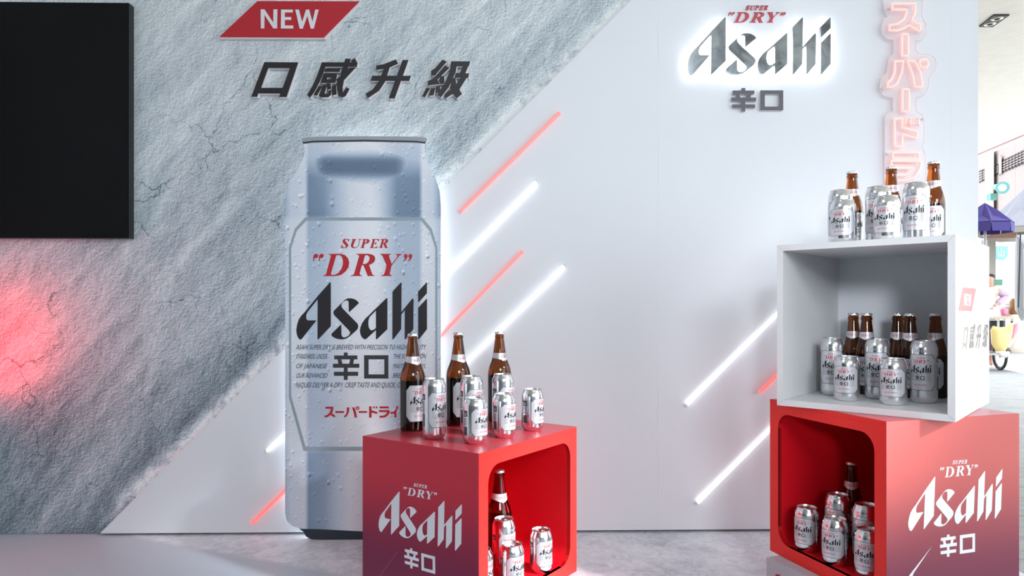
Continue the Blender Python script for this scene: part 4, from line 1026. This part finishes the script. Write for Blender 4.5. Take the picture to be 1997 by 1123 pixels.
for wx in ((1909, 333, 1921.5, 329, 1921.5, 350, 1909, 357), (1939.8, 323, 1946.5, 319.5, 1946.5, 338.5, 1939.8, 342), (1954, 313, 2060, 262, 2060, 290, 1954, 337)):
    p4 = [(wx[i], wx[i+1]) for i in (0, 2, 4, 6)]
    w1 = fquad('window', 'louver', p4, 0.2, d=0.12)
    n_ = 5
    for k in range(1, n_):
        f_ = k/n_; a_ = (p4[0][0], p4[0][1]+(p4[3][1]-p4[0][1])*f_); c_ = (p4[1][0], p4[1][1]+(p4[2][1]-p4[1][1])*f_)
        fquad('slat', 'facade', [(a_[0], a_[1]-.9), (c_[0], c_[1]-.9), (c_[0], c_[1]+.9), (a_[0], a_[1]+.9)], 0.06, w1, d=0.2)
    for k in range(1, max(2, int((p4[1][0]-p4[0][0])/6))):
        f_ = k/max(2, int((p4[1][0]-p4[0][0])/6)); x_ = p4[0][0]+(p4[1][0]-p4[0][0])*f_; ya = p4[0][1]+(p4[1][1]-p4[0][1])*f_; yb = p4[3][1]+(p4[2][1]-p4[3][1])*f_
        fquad('mullion', 'louver', [(x_-.5, ya), (x_+.5, ya), (x_+.5, yb), (x_-.5, yb)], 0.06, w1, d=0.24)
fquad('pilaster', 'facade', [(1947.5, 305), (1953.5, 306), (1953.5, 337), (1947.5, 340)], 0.3, d=0.35)
fquad('joint', 'soffitedge', [(1978.3, 262), (1979, 262), (1979, 420), (1978.3, 420)], 0.05, d=0.02)
# shop front white below
b = MB(); b.box((at(1880, 600, 16.5).x, 16.5, GZ), (at(2020, 600, 16.5).x, 16.7, at(1900, 446, 16.5).z)); b.build('shop_building', 'facade2', label='overexposed white shop front behind the street cart', cat='building')
# loudspeaker horn on the pillar
t_ = empty('loudspeaker', at(1940, 368, 22), 0, 'grey horn loudspeaker on a pole above the umbrellas', 'loudspeaker')
a_ = at(1936, 364, 22.2); c_ = at(1955, 366, 21.2)
b = MB(); b.tube([a_, a_.lerp(c_, .35), a_.lerp(c_, .7), c_], [.06, .09, .12, .19], 16); b.build('horn', 'teal', t_, smooth=True)
b = MB(); b.tube([c_, c_+(c_-a_)*.03], [.11, .09], 16); b.build('horn_mouth', 'whiteedge', t_, smooth=True)
b = MB(); b.tube([at(1936, 368, 22), at(1935, 388, 22), Vector((at(1934, 388, 22).x, 22, GZ-.03))], .04, 8); b.build('pole', 'wood', t_)
b = MB(); q_ = at(1934, 383, 22); b.box((q_.x-.1, q_.y-.1, q_.z-.12), (q_.x+.1, q_.y+.1, q_.z+.08)); b.build('driver_box', 'teal', t_)

def umbrella(name, label, apex, rim, valh, mats, vmats, depth_shift, pole_px, pole_bot):
    t2 = empty(name, Vector((apex.x, apex.y, GZ)), 0, label, 'umbrella')
    n = len(rim)
    for i in range(n):
        j = (i+1) % n; b = MB(); th = Vector((0, 0, -0.012))
        mid = apex.lerp((rim[i]+rim[j])/2, 0.5)+Vector((0, 0, -0.06))
        P = [apex, rim[i], rim[j]]
        a1_, a2_ = apex.lerp(rim[i], .5)+Vector((0, 0, .02)), apex.lerp(rim[j], .5)+Vector((0, 0, .02))
        V = [apex, a1_, rim[i], rim[j], a2_, mid]; V2 = [v+th for v in V]
        fs = [(0, 1, 5), (1, 2, 5), (2, 3, 5), (3, 4, 5), (4, 0, 5)]
        b.add(V+V2, fs+[tuple(6+k for k in reversed(f)) for f in fs]+[(2, 3, 9, 8)]); b.build('canopy_panel', mats[i % len(mats)], t2)
        b = MB(); d_ = Vector((0, 0, -valh)); out = ((rim[i]+rim[j])/2-Vector((apex.x, apex.y, rim[i].z))).normalized()*0.01
        m1 = rim[i].lerp(rim[j], .06)+d_; m2_ = rim[i].lerp(rim[j], .94)+d_
        b.add([rim[i], rim[j], m2_, m1, rim[i]-out, rim[j]-out, m2_-out, m1-out], [(0, 1, 2, 3), (7, 6, 5, 4), (0, 3, 7, 4), (3, 2, 6, 7), (2, 1, 5, 6)]); b.build('valance', vmats[i % len(vmats)], t2)
        b = MB(); b.tube([apex+Vector((0, 0, -.03)), rim[i]+Vector((0, 0, -.02))], .008, 6); b.build('rib', 'metal', t2)
    b = MB(); b.tube([apex, Vector((apex.x, apex.y, GZ))], .02, 10); b.build('pole', 'metal', t2)
    return t2
def ring8(c, r, z, n=8, a0=0.0): return [Vector((c.x+r*math.cos(a0+2*PI*k/n), c.y+r*math.sin(a0+2*PI*k/n), z)) for k in range(n)]
ap = at(1921, 395, 11.8); rz_ = at(1957, 433, 11.6).z
umbrella('street_umbrella', 'purple street umbrella with scalloped edge behind the wall end', ap, ring8(ap, 0.42, rz_, 8, math.radians(22.5+180)), .16, ['purple'], ['purple'], 0, 0, 0)
ap = at(2000, 366, 13.85); rz_ = at(1963, 437, 13.1).z
umbrella('street_umbrella', 'large white and peach street umbrella over the cart', ap, ring8(ap, 0.75, rz_, 8, math.radians(200)), .12, ['clothwhite', 'orange', 'orange', 'clothwhite'], ['canvas', 'orange', 'orange', 'canvas'], 0, 0, 0)
# canvas shade under the umbrellas
b = MB(); P = [at(1905, 449, 14.62), at(1972, 446, 14.62), at(1986, 455, 14.62), at(1984, 471, 14.62), at(1950, 472, 14.62), at(1928, 468, 14.62), at(1905, 462, 14.62)]
P2 = [v+Vector((0, .02, 0)) for v in P]; n = len(P)
b.add(P+P2, [tuple(range(n)), tuple(range(2*n-1, n-1, -1))]+[(i, (i+1) % n, n+(i+1) % n, n+i) for i in range(n)]); b.build('canvas_awning', 'canvas', label='beige canvas strip hanging below the street umbrellas', cat='awning')
# signs and post
b = MB(); q0 = at(1930, 470, 14.5); b.box((at(1920, 0, 14.5).x, 14.4, GZ), (at(1935.5, 0, 14.5).x, 14.6, at(0, 468, 14.5).z)); b.build('cream_post', 'canvas', label='cream street post behind the cart under the awning', cat='post')
t_ = empty('shop_sign', at(1955, 505, 16.44), 0, 'blue shop sign with a white character beyond the cart', 'sign')
b = MB(); P = [at(1943, 480, 16.44), at(1966, 480, 16.44), at(1965, 500, 16.44), at(1958, 507, 16.44), at(1943, 505, 16.44)]; n = 5
b.add(P+[v+Vector((0, .05, 0)) for v in P], [tuple(range(n)), tuple(range(2*n-1, n-1, -1))]+[(i, (i+1) % n, n+(i+1) % n, n+i) for i in range(n)]); b.build('board', 'blue', t_)
b = MB()
for r_ in (rect(1946.5, 489, 1948, 499), rect(1951.5, 484, 1953.2, 499), rect(1957, 488, 1958.7, 499), rect(1946.5, 498, 1958.7, 500)):
    P = [at(x, y, 16.43) for x, y in r_]; b.add(P, [(0, 1, 2, 3)])
b.build('character', 'whiteedge', t_)

# street cart
cy = 12.7; cart = t_ = empty('street_cart', at(1975, 722, cy), 0, 'two wheeled street vendor cart loaded with bags and jars', 'cart')
def cbox(name, m, x0, y0, x1, y1, ya, yb, parent=None):
    b = MB(); A1 = at(x0, y1, ya); B1 = at(x1, y0, ya); b.box((A1.x, ya, A1.z), (B1.x, yb, B1.z)); return b.build(name, m, parent or t_)
cbox('table_top', 'wood', 1931, 617, 2030, 622, 12.5, 13.3)
cbox('rail', 'metal', 1931, 623, 2030, 625, 12.48, 12.52)
for x_ in (1948, 1960, 1975): cbox('frame_post', 'metal', x_, 622, x_+1.5, 690, 12.55, 12.6)
cbox('lower_shelf', 'metal', 1915, 689, 2030, 692.5, 12.4, 13.2)
cbox('dark_block', 'dark', 1933, 625, 1959, 641, 12.7, 13.2)  # dark block filling the space under the table top
cbox('glass_case', 'facade2', 1938, 604, 1950, 617, 12.6, 12.9)
cbox('storage_crate', 'wood', 1972, 668, 1996, 690, 12.5, 12.85)
# spoked wheel seen obliquely
wc = at(1950, 694, 12.75); wr = at(0, 694, 12.75).z-GZ
wr = abs(wr)+0.002; wn = Vector((0.98, -0.20, 0)).normalized(); wt = Vector((-wn.y, wn.x, 0)); up = Vector((0, 0, 1))
wc.z = GZ+wr*1.0
b = MB(); b.tube([wc+(wt*math.cos(2*PI*k/28)+up*math.sin(2*PI*k/28))*(wr-.02) for k in range(28)], .024, 8, closed=True); wh = b.build('wheel', 'black', t_, smooth=True)
b = MB(); b.tube([wc+(wt*math.cos(2*PI*k/28)+up*math.sin(2*PI*k/28))*(wr-.055) for k in range(28)], .010, 6, closed=True); b.build('wheel_rim', 'metal', wh, smooth=True)
for k in range(12):
    a = 2*PI*k/12; b = MB(); b.tube([wc, wc+(wt*math.cos(a)+up*math.sin(a))*(wr-.05)], .0035, 4); b.build('spoke', 'metal', wh)
# goods on the cart: each its own thing
def blob(name, m, pts, y, depth, label, cat, sub=None):
    """a soft bag: outline in pixels at depth y, pillow shaped"""
    c = [sum(p[0] for p in pts)/len(pts), sum(p[1] for p in pts)/len(pts)]
    b = MB(); n = len(pts); V = []; fs = []
    rings = [(1.0, 0.0), (0.82, 0.75), (0.45, 1.0)]
    for sgn in (-1, 1):
        for sc, d in rings:
            for x, yy in pts: V.append(at(c[0]+(x-c[0])*sc, c[1]+(yy-c[1])*sc, y)+Vector((0, sgn*d*depth, 0)))
    for s_ in (0, 1):
        o = s_*3*n
        for r_ in range(2):
            for i in range(n): j = (i+1) % n; fs.append((o+r_*n+i, o+r_*n+j, o+(r_+1)*n+j, o+(r_+1)*n+i))
        fs.append(tuple(o+2*n+i for i in range(n)))
    b.add(V, fs); return b.build(name, m, smooth=50, label=label, cat=cat)
blob('plastic_bag', 'yellow', [(1932, 642), (1936, 635), (1948, 638), (1962, 637), (1972, 630), (1976, 628), (1973, 650), (1968, 672), (1958, 688), (1944, 687), (1934, 672)], 12.2, .08, 'full yellow plastic bag hanging on the cart above its wheel', 'bag')
blob('plastic_bag', 'pink', [(1977, 632), (1985, 629), (1983, 645), (1975, 660), (1971, 662)], 12.22, .03, 'narrow pink plastic bag hanging on the cart rail', 'bag')
blob('plastic_bag', 'blush', [(1984, 634), (1992, 632), (1993, 660), (1990, 680), (1972, 683), (1966, 678), (1976, 660)], 12.37, .08, 'pale crumpled plastic bag beside the yellow bag', 'bag')
blob('plastic_bag', 'blush', [(1941, 686), (1958, 684), (1970, 686), (1962, 698), (1948, 694)], 12.07, .05, 'flattened pinkish bag under the yellow bag by the wheel', 'bag')
blob('mesh_net', 'mesh', [(1984, 458), (2012, 456), (2014, 600), (2006, 624), (1992, 626), (1984, 612), (1983, 560)], 12.0, .12, 'tall grey mesh net hanging at the side of the cart', 'net')
b = MB(); b.tube([at(1990, 456, 11.85), at(1986, 600, 11.85)], .012, 6); b.build('cord', 'black', bpy.data.objects['mesh_net'])
q_ = at(1979, 595, 12.62); b = MB(); b.lathe([(.07, -.17), (.085, -.15), (.085, .06), (.06, .10), (.055, .12)], 20, c=q_); b.build('glass_jar', 'brownjar', smooth=True, label='brown jar on the cart beside the mesh net', cat='jar')
q_ = at(1952, 550, 13.1); b = MB(); b.box((q_.x-.07, q_.y, q_.z-.06), (q_.x+.03, q_.y+.1, q_.z+.05)); b.build('green_bin', 'green', cart)
blob('towel', 'apron', [(1955, 592), (1968, 585), (1980, 590), (1980, 597), (1966, 597)], 12.87, .05, 'folded white towel on the cart beside the vendor', 'towel')
blob('plastic_bag', 'pink', [(1951, 603), (1957, 598), (1965, 602), (1964, 614), (1954, 616)], 12.62, .05, 'pink knotted bag standing on the cart table', 'bag')
cb = t_
t_ = cb; cbox('display_case', 'blush', 1955, 598, 1976, 617, 12.75, 13.0)

# vendor: one continuous skinned body, clothes as children
py_ = 13.75
t_ = empty('person', at(1926, 715, py_), 0, 'vendor in a white vest and lilac sleeves standing at the cart, hand on hip', 'person')
def skin_chain(name, verts, edges, radii, m, parent, root=0, lvl=1):
    me = bpy.data.meshes.new(name); inv = WM[parent.name].inverted()
    me.from_pydata([inv @ Vector(v) for v in verts], edges, []); o = bpy.data.objects.new(name, me); C.objects.link(o)
    s_ = o.modifiers.new('skin', 'SKIN'); s_.use_smooth_shade = True
    for i, r in enumerate(radii):
        me.skin_vertices[0].data[i].radius = (r, r) if not isinstance(r, tuple) else r; me.skin_vertices[0].data[i].use_root = (i == root)
    o.modifiers.new('sub', 'SUBSURF').levels = lvl; o.modifiers['sub'].render_levels = lvl
    bpy.context.view_layer.update(); dg = bpy.context.evaluated_depsgraph_get()
    nm = bpy.data.meshes.new_from_object(o.evaluated_get(dg)); bpy.data.objects.remove(o)
    nm.name = name; nm.materials.clear(); nm.materials.append(M[m]); o = bpy.data.objects.new(name, nm); C.objects.link(o); o.parent = parent; WM[o.name] = WM[parent.name].copy()
    for p_ in nm.polygons: p_.use_smooth = True
    return o
hx = at(1925, 0, py_).x
Zf = lambda py: at(0, py, py_).z
X_ = lambda px: at(px, 0, py_).x
Q = lambda px, py, dy: tuple(at(px, py, py_+dy))
V = [Q(1925, 628, 0), Q(1925, 600, 0), Q(1926, 573, -.02), Q(1928, 561, -.02), Q(1930, 549, -.04), Q(1932, 538, -.05),
     Q(1943, 566, -.03), Q(1963, 578, .08), Q(1944, 593, -.12), Q(1939, 598, -.15),
     Q(1907, 567, -.02), Q(1901, 590, -.04), Q(1904, 608, -.2), Q(1906, 612, -.26),
     Q(1918, 632, 0), Q(1917, 670, -.01), Q(1917, 705, 0), Q(1917, 712, -.09), Q(1932, 632, 0), Q(1933, 670, -.01), Q(1933, 705, 0), Q(1934, 712, -.09)]
Ed = [(0, 1), (1, 2), (2, 3), (3, 4), (4, 5), (2, 6), (6, 7), (7, 8), (8, 9), (2, 10), (10, 11), (11, 12), (12, 13), (0, 14), (14, 15), (15, 16), (16, 17), (0, 18), (18, 19), (19, 20), (20, 21)]
Rd = [.14, .12, .15, .06, .075, .085, .055, .045, .032, .028, .055, .045, .032, .028, .085, .06, .045, .035, .085, .06, .045, .035]
skin_chain('body', V, Ed, Rd, 'skin', t_)
skin_chain('sleeve', [V[6], V[6+0], ((V[6][0]+V[7][0])/2, (V[6][1]+V[7][1])/2, (V[6][2]+V[7][2])/2), V[7], ((V[7][0]+V[8][0])/2, (V[7][1]+V[8][1])/2, (V[7][2]+V[8][2])/2), V[8]][1:], [(0, 1), (1, 2), (2, 3), (3, 4)], [.085, .085, .085, .075, .06], 'lilac', t_)
skin_chain('vest', [(hx, py_, Zf(618)), (hx, py_, Zf(595)), (hx, py_-.02, Zf(574)), (hx+.07, py_-.03, Zf(563)), (hx-.07, py_-.03, Zf(563)), (hx+.17, py_-.04, Zf(566))], [(0, 1), (1, 2), (2, 3), (2, 4), (3, 5)], [.165, .15, .17, .11, .11, .10], 'apron', t_)
skin_chain('skirt', [(hx, py_, Zf(612)), (hx, py_, Zf(630)), (hx, py_, Zf(660)), (hx, py_, Zf(690))], [(0, 1), (1, 2), (2, 3)], [.14, .175, .17, .16], 'skirt', t_)
skin_chain('hair', [Q(1928, 551, .05), Q(1930, 541, .03), Q(1931, 533, .01)], [(0, 1), (1, 2)], [.085, .115, .10], 'hair', t_)
h0 = Vector(V[9])
for k, (dx, dz, ln) in enumerate(((-.022, -.004, .055), (-.011, -.012, .07), (0, -.014, .075), (.011, -.012, .068), (.026, .010, .05))):
    q1 = h0+Vector((dx, -.015, dz)); q2 = q1+Vector((-ln*.35+dx*.2, -ln*.3, -ln*.5)); q3 = q2+Vector((-ln*.3, .01, -ln*.35))
    skin_chain('finger' if k < 4 else 'thumb', [tuple(h0), tuple(q1), tuple(q2), tuple(q3)], [(0, 1), (1, 2), (2, 3)], [.012, .010, .009, .007], 'skin', t_)
